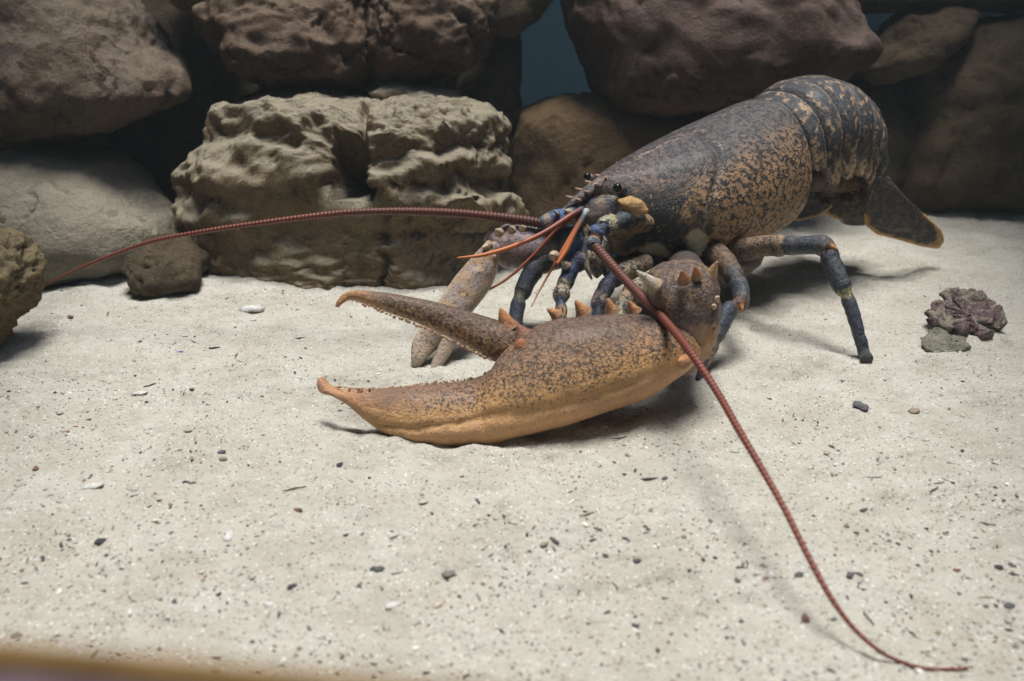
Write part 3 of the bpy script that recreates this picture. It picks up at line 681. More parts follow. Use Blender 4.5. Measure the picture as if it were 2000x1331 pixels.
YEL = (.50, .42, .17); PALE = (.52, .50, .36)
limb('antenna_base', [(1262, 436, 55.2, .6, (.45, .3, .14)), (1240, 434, 54.2, .74, (.42, .28, .13)), (1228, 432, 53.8, .5, (.2, .14, .08)), (1218, 430, 53.5, .62, NAVY), (1204, 436, 53.1, .46, (.06, .06, .06)), (1194, 439, 52.9, .66, YEL), (1181, 443, 52.5, .62, (.42, .40, .26)), (1174, 448, 52.2, .48, NAVY), (1166, 456, 52, .60, (.03, .09, .22)), (1163, 466, 51.8, .46, (.35, .14, .06)), (1160, 474, 51.6, .5, (.2, .26, .28)), (1161, 482, 51.3, .42, STEEL)], nearw, spot=.5, amp=.06)
limb('antenna_base', [(1150, 415, 56, .5, (.05, .05, .08)), (1125, 418, 55.3, .5, NAVY), (1108, 424, 55, .55, PALE), (1092, 427, 54.8, .62, BLUE), (1076, 431, 54.6, .6, (.02, .05, .16)), (1068, 434, 54.5, .52, (.45, .33, .26)), (1055, 437, 54.4, .42, STEEL)], far, spot=.4, amp=.06)
AO = (.50, .15, .045); AR = (.20, .05, .03)
M_ANTL = NT('antennule', .45, .4); M_ANTL = M_ANTL.done(M_ANTL.attr('Col'))
for pts in ([(1138, 408, 55, .2, STEEL), (1120, 418, 54.4, .19, AR), (1060, 456, 53, .17, AR), (1000, 482, 52, .15, AO), (940, 499, 51, .12, AO), (893, 504, 50.4, .05, AO)],
            [(1136, 410, 55.1, .17, AR), (1090, 446, 54.2, .13, AR), (1040, 500, 53.2, .10, AR), (990, 545, 52.4, .09, (.35, .11, .05)), (930, 580, 51.6, .045, AO)],
            [(1146, 412, 54.6, .24, (.4, .42, .4)), (1140, 424, 54.2, .2, STEEL), (1122, 455, 53.5, .17, (.40, .12, .04)), (1105, 490, 52.8, .17, AO), (1088, 516, 52.2, .09, AO)],
            [(1144, 414, 54.8, .17, AR), (1110, 470, 53.5, .12, AO), (1075, 530, 52.5, .09, (.45, .17, .09)), (1050, 575, 51.8, .06, (.5, .3, .22)), (1038, 600, 51.4, .035, (.5, .3, .22))]):
    path = np.array([np.r_[atY(x, y, Y), r, c] for (x, y, Y, r, c) in pts]); v, f, c, u = tube(path, 50, 10)
    link('antennule', v, f, M_ANTL, ROOT, col=c)

# the tail fan
def fan(name, outline, Y0, c=None, slope=0., yaw=0., RS=1.0):
    def colr(V, v):
        q = fbm(V*1.3+6, 3); cc = np.tile((.12, .07, .035), (len(V), 1)); cc = lerp(cc, (.010, .014, .022), sstep(-.15, .2, q+.25*sstep(-.2, -.7, v[:, 2])))
        return cc
    V, f, v = blob(outline, Y0, .32, 6, face=.7, slope=slope, yaw=yaw, c=c)
    cc = colr(V, v); rim = RS*sstep(.70, .92, .10*fbm(V*1.6, 3)+.05*fbm(V*6, 2)+ np.hypot(v[:, 0], v[:, 2]))*(v[:, 2] < .05)
    rb = np.abs(np.sin(np.arctan2(v[:, 2], v[:, 0])*9)); cc = lerp(cc, (.26, .16, .08), .5*sstep(.96, 1.0, rb)); cc = lerp(cc, (.80, .46, .14), rim)
    return link(name, V, f, M_BODY, TF, col=cc, spot=.6*(1-rim))
TF = Bag(); v, f, c_, _ = tube(np.array([np.r_[BL(np.array(-10.9), np.array(0.), 6.4), 2.0, .2, .13, .07], np.r_[BL(np.array(-11.0), np.array(0.), 4.8), 1.9, .2, .13, .07], np.r_[BL(np.array(-11.1), np.array(0.), 3.6), 1.2, .1, .08, .06]]), 20, 24, flat=1.0); TF.add(v, f, c_, .5)
TF = TF.link('tail_fan', M_BODY, ROOT)
fan('telson', [(1600, 348), (1640, 340), (1690, 345), (1694, 400), (1690, 428), (1650, 434), (1612, 420), (1600, 390)], 68.5, slope=-.3)
fan('tail_lobe', [(1545, 355), (1600, 345), (1625, 370), (1625, 405), (1600, 422), (1560, 432), (1528, 428), (1528, 400)], 68.0, slope=-.3)
fan('tail_lobe', [(1688, 350), (1716, 338), (1736, 346), (1768, 384), (1808, 420), (1838, 448), (1845, 470), (1834, 487), (1800, 482), (1752, 468), (1712, 458), (1690, 440), (1686, 400)], 67.0, c=(1745, 420), yaw=.12, slope=-.2)
fan('tail_lobe', [(1694, 352), (1722, 344), (1748, 362), (1782, 402), (1796, 430), (1780, 452), (1742, 452), (1706, 440), (1690, 400)], 65.9, c=(1738, 405), yaw=.12, slope=-.2, RS=.10)
fan('tail_lobe', [(1480, 380), (1530, 360), (1560, 380), (1565, 415), (1530, 428), (1490, 420)], 69.5, slope=-.3)
sk = Bag()   # limp swimmerets and the thin skin under the tail rings
limb('', [(1575, 348, 66, 1.0, (.16, .09, .045)), (1640, 352, 67.5, 1.0, (.2, .11, .05)), (1700, 348, 68.2, .9, (.18, .10, .05))], None, 30, 20, into=sk, spot=.4)
for (x, y, Y) in ((1580, 385, 66), (1620, 395, 66.6), (1660, 390, 67)):
    limb('', [(x, y-35, Y+.8, .7, (.2, .12, .06)), (x-4, y-10, Y+.8, .6, (.12, .08, .05)), (x-8, y+8, Y, .3, (.1, .07, .05))], None, 16, 12, into=sk, spot=.5)
sk.link('swimmerets', M_BODY, ROOT)

# spines
def spine(base, tip, Yb, Yt, r, parent, c0, c1, name='spine', bend=(0, 0, 0), ctip=None):
    r *= .9; tip = (tip[0]+.06*(tip[0]-base[0]), tip[1]+.06*(tip[1]-base[1]))
    v, f, u = cone(atY(*base, Yb), atY(*tip, Yt), r, 16, bend, 9)
    c = lerp(np.tile(c0, (len(v), 1)), c1, sstep(.05, .6, u))
    if ctip is not None: c = lerp(c, ctip, sstep(.72, .85, u))
    return link(name, v, f, M_SPINE, parent, col=c, spot=.25)

# the big claw: palm and fixed finger in one loft
pal = [(1342, 664, 42.94, 1352, 705, 41.9, 0.702), (1325, 643, 42.94, 1345, 721, 41.4, 1.25), (1300, 630, 42.74, 1320, 742, 41.0, 1.64), (1250, 621, 43.3, 1265, 775, 40.3, 1.95), (1190, 618, 43, 1190, 803, 39.9, 2.11), (1120, 623, 42.7, 1110, 830, 39.3, 2.07), (1060, 635, 42.5, 1035, 848, 38.9, 1.91),
       (1018, 669, 42.3, 985, 858, 38.6, 1.68), (985, 716, 42.1, 945, 863, 38.45, 1.44), (945, 742, 41.8, 905, 865, 38.35, 1.29), (890, 751, 41.16, 850, 866, 38.3, 1.19), (830, 755, 40.69, 800, 863, 38.5, 1.16), (770, 758, 40.43, 757, 851, 39.0, 1.06), (715, 760, 40.29, 716, 822, 39.6, 0.885),
       (678, 762, 40.4, 684, 792, 40.1, 0.62), (655, 758, 40.6, 652, 774, 40.5, 0.42), (641, 750, 40.8, 630, 768, 40.8, 0.36), (635, 741, 41, 621, 752, 41.0, 0.3), (630, 736, 41.1, 622, 739, 41.1, 0.16)]
V, f, uu, hv = slab_loft(pal, 190, 64)
n1 = fbm(V*.7, 3); n2 = fbm(V*2.2+3, 3)
px, py = proj(V); vt = hv                                              # +1 upper edge .. -1 lower edge
V = V+(.05*fbm(V*1.3, 3)+.02*fbm(V*4, 2))[:, None]*np.array([0, -.8, .6])
col = np.tile((.64, .35, .125), (len(V), 1))
V = V+(-.16*np.exp(-((hv+.70+.05*n1)/.08)**2)*(1-sstep(1230, 1330, px))*sstep(690, 760, px)*(np.tile(np.sin(np.linspace(0, 2*np.pi, 64, endpoint=False)), 190) > 0))[:, None]*np.array([0, -1, .1])
palm = sstep(1020, 1120, px)
top = sstep(-.25, .55, vt+.25*n1)
col = lerp(col, (.33, .18, .095), np.clip(sstep(-.45, .35, vt+.25*n1)*.9, 0, 1))
col = lerp(col, (.17, .10, .075), np.clip(sstep(.1, .7, vt+.2*n1)*(.55+.45*palm), 0, 1))
col = lerp(col, (.80, .45, .21), sstep(.50, .95, -vt+.1*n1))  # orange lower rim, brightened in colour for light bounced up from the sand
tipc = 1-sstep(650, 760, px); col = lerp(col, (.60, .30, .15), tipc)
spot = np.clip(.22+.50*sstep(-.75, -.2, vt+.2*n1)*sstep(740, 900, px+40*n2), 0, .9)
bag = Bag(); bag.add(V, f, col, spot)
rr = random.Random(5)
def bead_row(bag, pts, num, r0, r1, col, jit=3):
    P = np.array(pts, float); Q = crom(np.c_[P[:, 0], P[:, 1], np.zeros(len(P)), P[:, 2]], num)
    for q in Q:
        c = atY(q[0]+rr.uniform(-jit, jit), q[1]+rr.uniform(-jit*.5, jit*.5), q[3]+rr.uniform(-.35, .25)); r = rr.uniform(r0, r1)
        v, f = ball(c, r, 2, (1, 1, 1.15)); bag.add(v, f, np.array(col)*rr.uniform(.7, 1.15), .1)
bead_row(bag, [(655, 757, 40.5), (700, 760, 40.1), (780, 756, 40.4), (850, 748, 40.9), (930, 738, 41.7), (965, 722, 42)], 78, .035, .085, (.56, .34, .18))
CLAW = bag.link('claw', M_CLAW, ROOT); CLAW['label'] = 'huge tan claw with brown speckles, nearest the viewer'
# movable finger
dac = [(1022, 653, 43.2, 990, 704, 41.7, 0.972), (992, 639, 43.2, 962, 700, 41.6, 1.08), (935, 616, 43.1, 912, 676, 42.1, 1.01), (870, 596, 43, 855, 648, 42.2, 0.864), (810, 583, 43, 803, 626, 42.3, 0.72), (755, 575, 43.1, 756, 608, 42.4, 0.576),
       (715, 571, 43.2, 718, 595, 42.6, 0.432), (690, 571, 43.3, 695, 585, 42.8, 0.302), (672, 577, 43.3, 680, 585, 42.9, 0.216), (661, 588, 43.3, 668, 592, 42.9, 0.144), (655, 599, 43.3, 660, 601, 42.9, 0.0576)]
V, f, uu, hv = slab_loft(dac, 110, 48); n1 = fbm(V*.9+5, 3); px, py = proj(V)
V = V+(.04*fbm(V*1.5, 3)+.02*fbm(V*4, 2))[:, None]*np.array([0, -.8, .6])
col = np.tile((.22, .125, .075), (len(V), 1)); col = lerp(col, (.55, .31, .13), sstep(.1, .8, -hv+.2*n1)); col = lerp(col, (.17, .11, .085), sstep(.2, .8, hv+.2*n1))
col = lerp(col, (.58, .29, .13), 1-sstep(690, 740, px)); spot = .8*sstep(700, 780, px)
bag = Bag(); bag.add(V, f, col, spot)
bead_row(bag, [(690, 588, 42.4), (720, 598, 42), (756, 612, 41.6), (803, 631, 41.4), (855, 653, 41.2), (912, 681, 41.1), (960, 704, 41)], 78, .035, .095, (.48, .29, .14))
DACT = bag.link('finger', M_CLAW, CLAW)
spine((992, 640), (978, 604), 42.6, 42.6, .55, CLAW, (.3, .16, .08), (.62, .28, .10))
spine((1022, 655), (1012, 636), 41.8, 41.8, .5, CLAW, (.2, .11, .08), (.3, .14, .10))
v, f = ball(atY(1017, 677, 40.7), .33, 4, (.95, .9, 1.25)); link('knuckle', v, f, M_SPINE, CLAW, col=lerp(np.tile((.5, .24, .10), (len(v), 1)), (.42, .14, .06), sstep(0, .3, v[:, 2]-v[:, 2].mean())), spot=.2)
for bx, by, tx, ty, r in ((1088, 617, 1070, 604, .34), (1140, 612, 1125, 588, .42), (1196, 609, 1187, 585, .36), (1240, 610, 1229, 589, .34)):
    spine((bx, by), (tx, ty), 42.8, 42.7, r, CLAW, (.3, .17, .09), (.64, .30, .11))
spine((1336, 706), (1326, 706), 40.2, 39.3, .3, CLAW, (.45, .22, .1), (.62, .3, .15))
# wrist
WO = [(1264, 560), (1272, 535), (1292, 520), (1325, 511), (1358, 513), (1385, 524), (1399, 548), (1404, 582), (1402, 620), (1396, 652), (1376, 690), (1345, 726), (1326, 728), (1322, 690), (1312, 655), (1292, 630), (1270, 605)]
def wcol(V, v):
    px, py = proj(V); q = fbm(V*1.4, 3); st = fbm(V*np.array([2.6, 2.6, .9]), 3)
    c = np.tile((.20, .12, .095), (len(V), 1)); c = lerp(c, (.40, .27, .14), sstep(.05, .4, st)); c = lerp(c, (.03, .04, .075), sstep(.1, .4, q)*.8)
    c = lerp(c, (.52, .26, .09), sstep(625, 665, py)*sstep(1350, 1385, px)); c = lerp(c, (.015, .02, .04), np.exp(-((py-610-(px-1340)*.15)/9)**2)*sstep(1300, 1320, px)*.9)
    c = lerp(c, (.42, .27, .2), sstep(628, 645, py)*(1-sstep(1352, 1372, px))); return c
WR = blob_part('wrist', WO, 43.6, 2.3, wcol, lambda V, v: .75*(1-sstep(625, 650, proj(V)[1])), M_CLAW, CLAW, level=5, amp=.09)
IV = (.62, .48, .32); OR2 = (.55, .22, .08)
spine((1280, 560), (1246, 531), 42, 41.8, .42, CLAW, (.4, .32, .2), (.72, .68, .58))
spine((1336, 548), (1332, 530), 41.5, 41, .3, CLAW, (.25, .14, .08), OR2)
spine((1362, 540), (1358, 522), 42, 41.6, .27, CLAW, (.3, .2, .11), OR2)
spine((1384, 548), (1400, 513), 43, 42.6, .42, CLAW, (.42, .28, .14), (.66, .46, .24))
spine((1392, 590), (1404, 580), 42.2, 41.9, .3, CLAW, (.4, .25, .14), IV)
spine((1390, 600), (1398, 598), 42.0, 41.3, .22, CLAW, (.4, .25, .14), IV)
spine((1380, 628), (1396, 643), 41.9, 41.5, .34, CLAW, (.45, .3, .16), (.6, .42, .24), ctip=(.01, .01, .012))
limb('arm', [(1345, 590, 45, 1.7, (.2, .13, .08)), (1348, 566, 48, 1.5, (.16, .10, .06)), (1345, 545, 51, 1.3, (.13, .08, .05)), (1335, 520, 56, 1.2, (.12, .08, .05))], CLAW, 40)

# the far claw
def arm_pts():
    return [(1210, 500, 58, 1.1, (.25, .2, .14)), (1180, 488, 57, 1.25, (.30, .52, .85)), (1150, 484, 56.4, 1.4, (.28, .50, .85)), (1128, 482, 56, 1.5, (.06, .16, .36)), (1100, 481, 55.6, 1.38, (.07, .17, .36)), (1080, 484, 55.3, 1.28, (.16, .15, .12)), (1040, 484, 54.9, 1.42, (.32, .25, .26)), (1000, 482, 54.5, 1.42, (.36, .27, .28)), (975, 482, 54.1, 1.25, (.28, .19, .17)), (958, 486, 53.8, .9, (.28, .19, .17))]
bag = Bag()
pp = [(982, 478, 53.6, 952, 478, 53.6, .6), (975, 500, 53.3, 935, 488, 53.2, 1.0), (968, 540, 52.4, 900, 528, 52.2, 1.1), (950, 575, 51.3, 872, 565, 51.0, 1.05), (915, 618, 50.2, 845, 605, 49.9, .9), (880, 655, 49.2, 822, 640, 48.9, .75), (850, 685, 48.4, 806, 668, 48.2, .5), (830, 705, 47.7, 803, 695, 47.6, .35), (816, 720, 47.3, 804, 716, 47.3, .15)]
V, f, uu, hv = slab_loft(pp, 90, 40); V = V+(.06*fbm(V*1.4, 3))[:, None]*np.array([0, -.8, .5]); q = fbm(V*1.2, 3)
col = lerp(np.tile((.37, .29, .25), (len(V), 1)), (.46, .29, .16), sstep(0, .3, q)); col = lerp(col, (.68, .52, .36), sstep(.75, .95, np.abs(hv))); col = lerp(col, (.46, .36, .26), sstep(.6, .95, uu)); bag.add(V, f, col, .38)
FCL = bag.link('claw', M_CLAW, ROOT); FCL['label'] = 'slimmer mauve grey claw on the far side, pointing down'
limb('finger', [(905, 625, 49.8, .6, (.5, .38, .28)), (880, 660, 48.9, .55, (.42, .32, .24)), (862, 695, 48.1, .42, (.5, .38, .28)), (848, 722, 47.5, .28, (.52, .4, .3)), (842, 735, 47.1, .1, (.5, .4, .3))], FCL, 40, mat=M_CLAW, spot=.2)
limb('arm', arm_pts(), FCL, 140, 24, spot=.35, amp=.08, joints=(5, 8))
for bx, by, tx, ty, r in ((955, 480, 942, 484, .28), (1000, 450, 996, 443, .24), (975, 455, 968, 449, .26), (1082, 500, 1076, 497, .3), (958, 505, 968, 500, .3), (952, 530, 966, 530, .28), (940, 552, 954, 556, .3), (925, 580, 936, 584, .24), (1020, 447, 1018, 441, .2)):
    spine((bx, by), (tx, ty), 52.6, 52.0, r, FCL, (.42, .32, .22), (.62, .54, .42))
for k in range(6):
    q = k/5; v, f = ball(atY(838-14*q+16, 668+40*q, 48-.6*q), .16, 2); 

# walking legs
BN = (.24, .14, .07); DB = (.03, .045, .07); OB = (.42, .17, .06)
LEGS = [
 [(1400, 480, 58.5, 1.1, BN), (1455, 487, 56.5, .95, BN), (1492, 481, 55.5, .82, (.36, .22, .11)), (1520, 480, 54.8, .85, (.30, .18, .09)), (1533, 479, 54.5, .88, (.40, .26, .13)), (1540, 480, 54.3, .76, (.08, .08, .09)), (1580, 479, 53.6, .72, DB), (1604, 480, 53.1, .78, (.10, .10, .11)), (1618, 490, 52.7, .80, (.22, .13, .09)), (1622, 506, 52.3, .74, DB), (1634, 536, 51.6, .76, (.04, .06, .06)), (1646, 562, 51.1, .72, DB), (1653, 575, 50.8, .56, YEL), (1658, 588, 50.6, .52, (.03, .05, .08)), (1668, 620, 50.1, .54, NAVY), (1680, 662, 49.5, .47, (.025, .04, .08)), (1688, 690, 49.1, .46, (.02, .035, .06)), (1693, 704, None, .50, (.05, .045, .035))],
 [(1390, 490, 57, 1.0, BN), (1415, 512, 54.5, .95, BN), (1428, 530, 53.2, .86, (.20, .12, .06)), (1438, 548, 52.2, .78, (.09, .08, .07)), (1447, 572, 51.3, .76, (.035, .055, .08)), (1446, 592, 50.6, .74, (.10, .06, .05)), (1436, 600, 50.2, .62, (.26, .11, .05)), (1420, 612, 49.7, .82, (.025, .045, .07)), (1406, 640, 49.1, .78, (.035, .06, .09)), (1394, 668, 48.5, .62, (.07, .07, .07)), (1384, 695, 47.9, .5, (.40, .22, .08)), (1370, 725, 47.0, .35, NAVY), (1362, 742, None, .2, NAVY)],
 [(1150, 495, 57, 1.0, BN), (1085, 505, 55, .95, (.12, .10, .08)), (1052, 520, 53.6, .85, (.03, .03, .035)), (1032, 545, 53, .84, NAVY), (1020, 572, 52.4, .74, (.015, .02, .03)), (1015, 582, 52.1, .66, (.12, .11, .06)), (1010, 605, 51.6, .68, NAVY), (1005, 640, 50.9, .62, (.015, .025, .035)), (1002, 670, 50.2, .4, NAVY), (1000, 694, None, .2, NAVY)],
 [(1180, 500, 55.5, .9, BN), (1140, 508, 54.4, .85, (.42, .32, .2)), (1118, 520, 53.6, .78, (.03, .05, .16)), (1108, 545, 53, .72, (.025, .04, .14)), (1100, 562, 52.6, .78, CREAM), (1096, 578, 52.2, .72, (.55, .45, .33)), (1095, 592, 51.8, .55, (.03, .05, .12)), (1096, 612, 51.3, .52, (.42, .25, .1)), (1094, 650, 50.5, .4, NAVY), (1092, 688, None, .2, NAVY)],
 [(1260, 520, 54.5, 1.0, BN), (1215, 535, 53, .85, (.40, .30, .18)), (1192, 550, 52.2, .75, (.025, .035, .10)), (1180, 570, 51.6, .72, (.06, .06, .1)), (1170, 588, 51.2, .68, (.58, .45, .36)), (1168, 606, 50.7, .6, (.04, .04, .06)), (1166, 640, 50, .42, NAVY), (1165, 685, None, .2, NAVY)],
 [(1300, 535, 53, 1.0, BN), (1255, 560, 51.6, .9, (.5, .42, .28)), (1225, 582, 50.6, .85, (.35, .22, .1)), (1212, 608, 49.9, .6, (.50, .44, .32)), (1205, 650, 49, .45, BN), (1200, 690, None, .25, BN)],
]
for i, L in enumerate(LEGS):
    o = limb('walking_leg', L, ROOT, 220, 24, spot=.62, amp=.05, thin=.88, flat=.80, joints=[(4, 8, 12), (3, 6, 9), (2, 5), (2, 4, 6), (2, 5), (2,)][i])
    if i == 0: spine((1618, 478), (1634, 486), 52.4, 52.0, .26, o, (.1, .09, .09), (.6, .25, .08)); o['label'] = 'blue-black leg stretched out to the right of the body'
    if i == 1: spine((1446, 592), (1450, 606), 50, 49.6, .24, o, (.3, .14, .07), (.6, .27, .09))
    if i == 3: spine((1108, 520), (1094, 508), 52.8, 52.6, .25, o, (.3, .25, .16), (.62, .55, .42))

# ------------------------------------------------------------------ grit, pebbles, shell bits and twigs on the sand
M_PIECE = col_mat('debris')
PAL = [(.10, .10, .11), (.06, .06, .07), (.20, .19, .18), (.70, .68, .63), (.55, .50, .42), (.33, .24, .16), (.25, .13, .09), (.42, .40, .38)]
PW = [.13, .08, .12, .26, .18, .10, .04, .09]
def scatter_pt(R):
    while True:
        px = R.uniform(-60, 2060); t = R.random()
        py = 470+t**.8*900
        g = gnd(px, py)
        if py < 560 and 300 < px < 1000: continue
        if py < 540 and px < 350: continue
        if 18 > g[1] or g[1] > 90: continue
        return g
R = random.Random(11); cl = [scatter_pt(R) for _ in range(90)]
vv, ff, cc, k = [], [], [], 0
iv, if_ = ico(1)
for i in range(8500):
    if R.random() < .68:
        c0 = R.choice(cl); s = R.uniform(.4, 2.6); g = np.array([c0[0]+R.gauss(0, s), c0[1]+R.gauss(0, s*.8), 0])
    else: g = scatter_pt(R)
    r = .016+.065*R.random()**4*(1.4 if R.random() < .3 else 1)
    q = iv*np.array([R.uniform(.7, 2.4), R.uniform(.6, 1.2), R.uniform(.35, .8)])*r*(1+.45*np.array([[R.uniform(-1, 1)] for _ in iv]))
    a_ = R.uniform(0, 6.28); ca, sa = math.cos(a_), math.sin(a_)
    q = np.stack([q[:, 0]*ca-q[:, 1]*sa, q[:, 0]*sa+q[:, 1]*ca, q[:, 2]], 1)+[g[0], g[1], 0]
    vv.append((q, g[0], g[1], r)); ff.append(if_+k); k += len(iv); cc.append(np.tile(np.array(R.choices(PAL, PW)[0])*R.uniform(.7, 1.2), (len(iv), 1)))
zz = sand_z(np.array([t[1] for t in vv]), np.array([t[2] for t in vv]))
allv = np.concatenate([t[0]+[0, 0, zz[i]+t[3]*.25] for i, t in enumerate(vv)])
tag(link('grit', allv, np.concatenate(ff), M_PIECE, origin=(0, 0, 0), col=np.clip(np.concatenate(cc), 0, 1), smooth=False), 'fine dark and white shell grit strewn over the sand', 'grit', kind='stuff')

def region(x, y):
    px, py = proj(np.array([x, y, 0.]))
    if py > 1080: return 'in the blurred sand at the bottom left' if px < 660 else ('in the blurred sand at the bottom centre' if px < 1400 else 'in the sand around the end of the near antenna')
    if px > 1430 and py < 1000: return 'in the sand right of the lobster'
    if px < 640 and py < 760: return 'in the sand below the rocks on the left'
    if px < 640: return 'in the open sand left of the claw tip'
    if py < 760: return 'in the sand behind the big claw'
    return 'in the sand in front of the big claw' if px < 1430 else 'in the sand right of the near antenna'
def pebble_mesh(seed):
    v, f = ico(3); v = v*(1+.42*fbm(v*1.0+seed*7, 3)+.08*fbm(v*4+seed, 2))[:, None]*np.array([1.3, .9, .55]); return v, f
def chip_mesh(seed):
    r2 = random.Random(seed); n = 9; ring = []
    for j in range(n):
        a = j/n*6.283; rad = 1+r2.uniform(-.35, .25); ring.append((1.3*rad*math.cos(a), .8*rad*math.sin(a), r2.uniform(-.1, .15)))
    t = [(x, y, z+.16) for x, y, z in ring]; c0, c1 = [(0, 0, .42)], [(0, 0, .12)]
    v = np.array(t+ring+c0+c1); f = []
    for j in range(n):
        k = (j+1) % n; f += [(j, k, 2*n), (n+k, n+j, 2*n+1), (j, n+j, n+k, k)]
    return v, f
def twig_mesh(seed):
    r2 = random.Random(seed+40); pts = []
    y = z = 0
    for j in range(6):
        q = j/5; y += r2.uniform(-.12, .12); z += r2.uniform(-.03, .07); pts.append((-1+2*q, y, z, .085*(1-.5*abs(q-.4)), 1, 1, 1))
    v, f, c, u = tube(np.array(pts), 22, 8); return v, f
protos = {}
def piece(kind, i):
    if (kind, i) not in protos:
        nm = {'pebble': 'pebble', 'chip': 'shell_fragment', 'twig': 'twig'}[kind]
        v, f = {'pebble': pebble_mesh, 'chip': chip_mesh, 'twig': twig_mesh}[kind](i % 5)
        colr = {'pebble': [(.12, .12, .13), (.055, .055, .065), (.22, .20, .18), (.34, .27, .2), (.20, .11, .08)], 'chip': [(.72, .70, .66), (.62, .58, .5), (.75, .74, .72), (.5, .47, .43), (.66, .55, .45)], 'twig': [(.05, .045, .04), (.08, .07, .055), (.04, .045, .05), (.12, .09, .06), (.07, .06, .06)]}[kind][i % 5]
        me = bpy.data.meshes.new(nm); me.from_pydata((v*CM).tolist(), [], [tuple(int(q) for q in t) for t in f]); me.polygons.foreach_set('use_smooth', np.ones(len(me.polygons), bool))
        a = me.color_attributes.new('Col', 'FLOAT_COLOR', 'POINT'); a.data.foreach_set('color', np.tile(np.r_[colr, 1.0], len(v)))
        me.materials.append(M_PIECE); protos[(kind, i)] = (me, nm)
    return protos[(kind, i)]
WORD = {'pebble': ['grey', 'black', 'grey-brown', 'tan', 'reddish brown'], 'chip': ['white', 'cream', 'bright white', 'pale grey', 'pinkish'], 'twig': ['black', 'dark brown', 'black', 'brown', 'dark']}
def place(kind, i, x, y, size, rot, tilt=0.0, label=None, group=None, flat=1.0):
    size *= {'pebble': .46, 'chip': .62, 'twig': .65}[kind]
    me, nm = piece(kind, i); o = bpy.data.objects.new(nm, me); C.objects.link(o)
    zc = sand_at(x, y)+size*{'pebble': .22, 'chip': .02, 'twig': .05}[kind]
    o.location = (x*CM, y*CM, zc*CM); o.rotation_euler = (tilt, tilt*.6, rot); o.scale = (size, size, size*flat)
    word = {'pebble': 'pebble', 'chip': 'shell chip', 'twig': 'twig of weed'}[kind]
    tag(o, label or f'tiny {WORD[kind][i%5]} {word} {region(x, y)}', word.split()[0] if kind != 'chip' else 'shell', group or {'pebble': 'tiny pebbles on the sand', 'chip': 'shell chips on the sand', 'twig': 'bits of weed on the sand'}[kind])
    return o
def at(px, py): g = gnd(px, py); return g[0], g[1]
# pieces one can point at
place('pebble', 0, *at(1681, 797), .78, 1.9, label='grey rounded pebble on the sand below the outstretched leg', group='tiny pebbles on the sand')
place('pebble', 3, *at(1786, 803), .58, .2, label='tan flattish pebble right of the grey rounded one', group='tiny pebbles on the sand', flat=.7)
place('chip', 2, *at(490, 611), 1.05, .1, label='white oval shell on the sand in front of the pale rocks', group='shell chips on the sand', flat=1.5)
place('chip', 0, *at(272, 764), .5, .3); place('twig', 0, *at(287, 752), .75, .75); place('twig', 2, *at(425, 678), .9, 0)
place('twig', 1, *at(1270, 944), .72, 0); place('pebble', 1, *at(1218, 936), .2, .4); place('pebble', 0, *at(1298, 948), .22, .2)
place('chip', 2, *at(766, 1186), .36, .6); place('chip', 2, *at(445, 1052), .42, 2.0, label='bright white curled shell chip in the blurred sand at lower left'); place('chip', 0, *at(180, 948), .55, .5)
place('pebble', 0, *at(740, 1112), .36, .1); place('pebble', 1, *at(728, 1108), .26, 1.1); place('twig', 2, *at(780, 1120), .5, .1); place('pebble', 2, *at(876, 1127), .40, .4)
place('twig', 0, *at(1080, 1080), .42, 1.9); place('twig', 1, *at(1455, 1130), .5, 1.1); place('pebble', 0, *at(1560, 1128), .3, .2); place('twig', 2, *at(1710, 932), .55, -.2)
place('pebble', 0, *at(1660, 1128), .3, .6); place('pebble', 1, *at(1955, 1090), .3, .2); place('pebble', 0, *at(1975, 1170), .36, .2); place('twig', 1, *at(1930, 1003), .6, -.5)
place('pebble', 1, *at(663, 903), .3, 1.0); place('pebble', 0, *at(432, 882), .34, .2); place('pebble', 2, *at(435, 893), .3, .2); place('pebble', 4, *at(582, 995), .32, .0)
place('pebble', 1, *at(362, 938), .28, .0); place('pebble', 0, *at(375, 942), .26, .0); place('twig', 3, *at(575, 958), .8, .35); place('pebble', 1, *at(195, 1050), .4, .3)
place('twig', 3, *at(1549, 803), .4, 1.2); place('twig', 1, *at(1210, 850), .6, .1); place('chip', 3, *at(1290, 863), .5, -.1); place('twig', 2, *at(1614, 624), .35, .6)
me, _ = piece('pebble', 0); me2 = me.copy(); o = place('pebble', 0, *at(350, 679), .3, .3, label='small blue pebble on the sand left of the claw', group='tiny pebbles on the sand'); o.data = me2
me2.color_attributes['Col'].data.foreach_set('color', np.tile([.06, .12, .5, 1.], len(me2.vertices)))
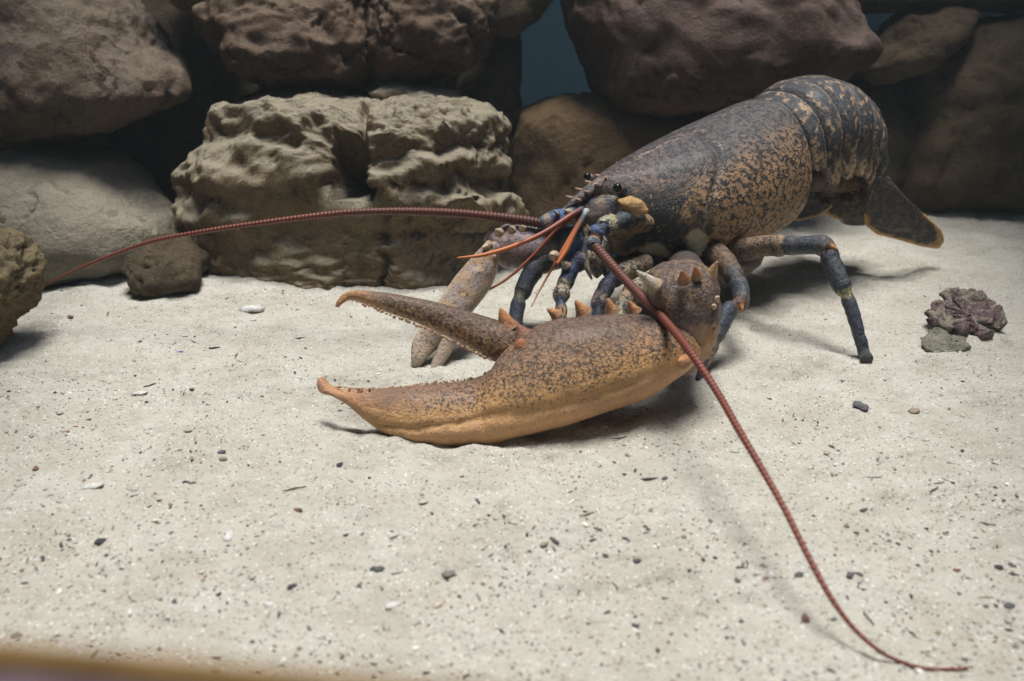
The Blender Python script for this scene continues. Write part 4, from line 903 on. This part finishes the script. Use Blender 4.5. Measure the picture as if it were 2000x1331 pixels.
for i in range(210):
    g = scatter_pt(R) if R.random() < .6 else None
    if g is None:
        c0 = R.choice(cl); g = np.array([c0[0]+R.gauss(0, 1.6), c0[1]+R.gauss(0, 1.2), 0])
    kind = R.choices(['pebble', 'chip', 'twig'], [.26, .40, .34])[0]
    s = {'pebble': .12+.24*R.random()**3, 'chip': .13+.26*R.random()**3, 'twig': .22+.42*R.random()**2}[kind]
    px, py = proj(np.array([g[0], g[1], 0.]))
    if not (-40 < px < 2040 and 480 < py < 1360): continue
    place(kind, R.randrange(5), g[0], g[1], s, R.uniform(0, 6.28), R.uniform(-.15, .15))

# ------------------------------------------------------------------ the sill of the viewing window, close to the lens
wf = empty('window_sill', (-4, 5, 0)); tag(wf, 'brown window sill edge blurred in the bottom left corner, close to the viewer', 'sill')
A0, A1 = atY(0, 1304, 5.2), atY(700, 1374, 5.0)
dirv = (A1-A0)/np.linalg.norm(A1-A0); P0 = A0-dirv*9; P1 = A1+dirv*7
def bar(p0, p1, dy0, dy1, z0, z1):
    v = []
    for p in (p0, p1):
        for (y, z_) in ((dy0, z0), (dy1, z0), (dy1, z1), (dy0, z1)): v.append((p[0], p[1]+y, p[2]+z_))
    return v, [(0, 1, 2, 3), (7, 6, 5, 4), (0, 4, 5, 1), (1, 5, 6, 2), (2, 6, 7, 3), (3, 7, 4, 0)]
v, f = bar(P0, P1, -.9, -.02, -17, -.05)
link('sill_board', v, f, plain_mat('sill paint', S2L((92, 74, 78)), S2L((120, 104, 112)), 60, .6), wf, smooth=False)
v, f = bar(P0, P1, .0, .22, -.8, .07)
link('sill_seal', v, f, plain_mat('sill seal', S2L((108, 82, 40)), S2L((126, 98, 54)), 80, .6), wf, smooth=False)

for o in C.objects:
    if '_o' in o.keys(): del o['_o']

# ------------------------------------------------------------------ the water's veil
v, f = box(-86, 86, -28, 120, -5, 122)
hz = NT('water haze'); hz.t.nodes.remove(hz.b)
pv = hz.n('ShaderNodeVolumePrincipled'); pv.inputs['Color'].default_value = (.72, .86, .92, 1); pv.inputs['Density'].default_value = .035; pv.inputs['Anisotropy'].default_value = .2
hz.t.links.new(pv.outputs[0], hz.t.nodes['Material Output'].inputs['Volume'])
o = link('haze', v, f, hz.m, smooth=False, origin=(0, 0, 0)); o['kind'] = 'stuff'; o['label'] = 'faint pale veil of the tank water'
del o['_o']
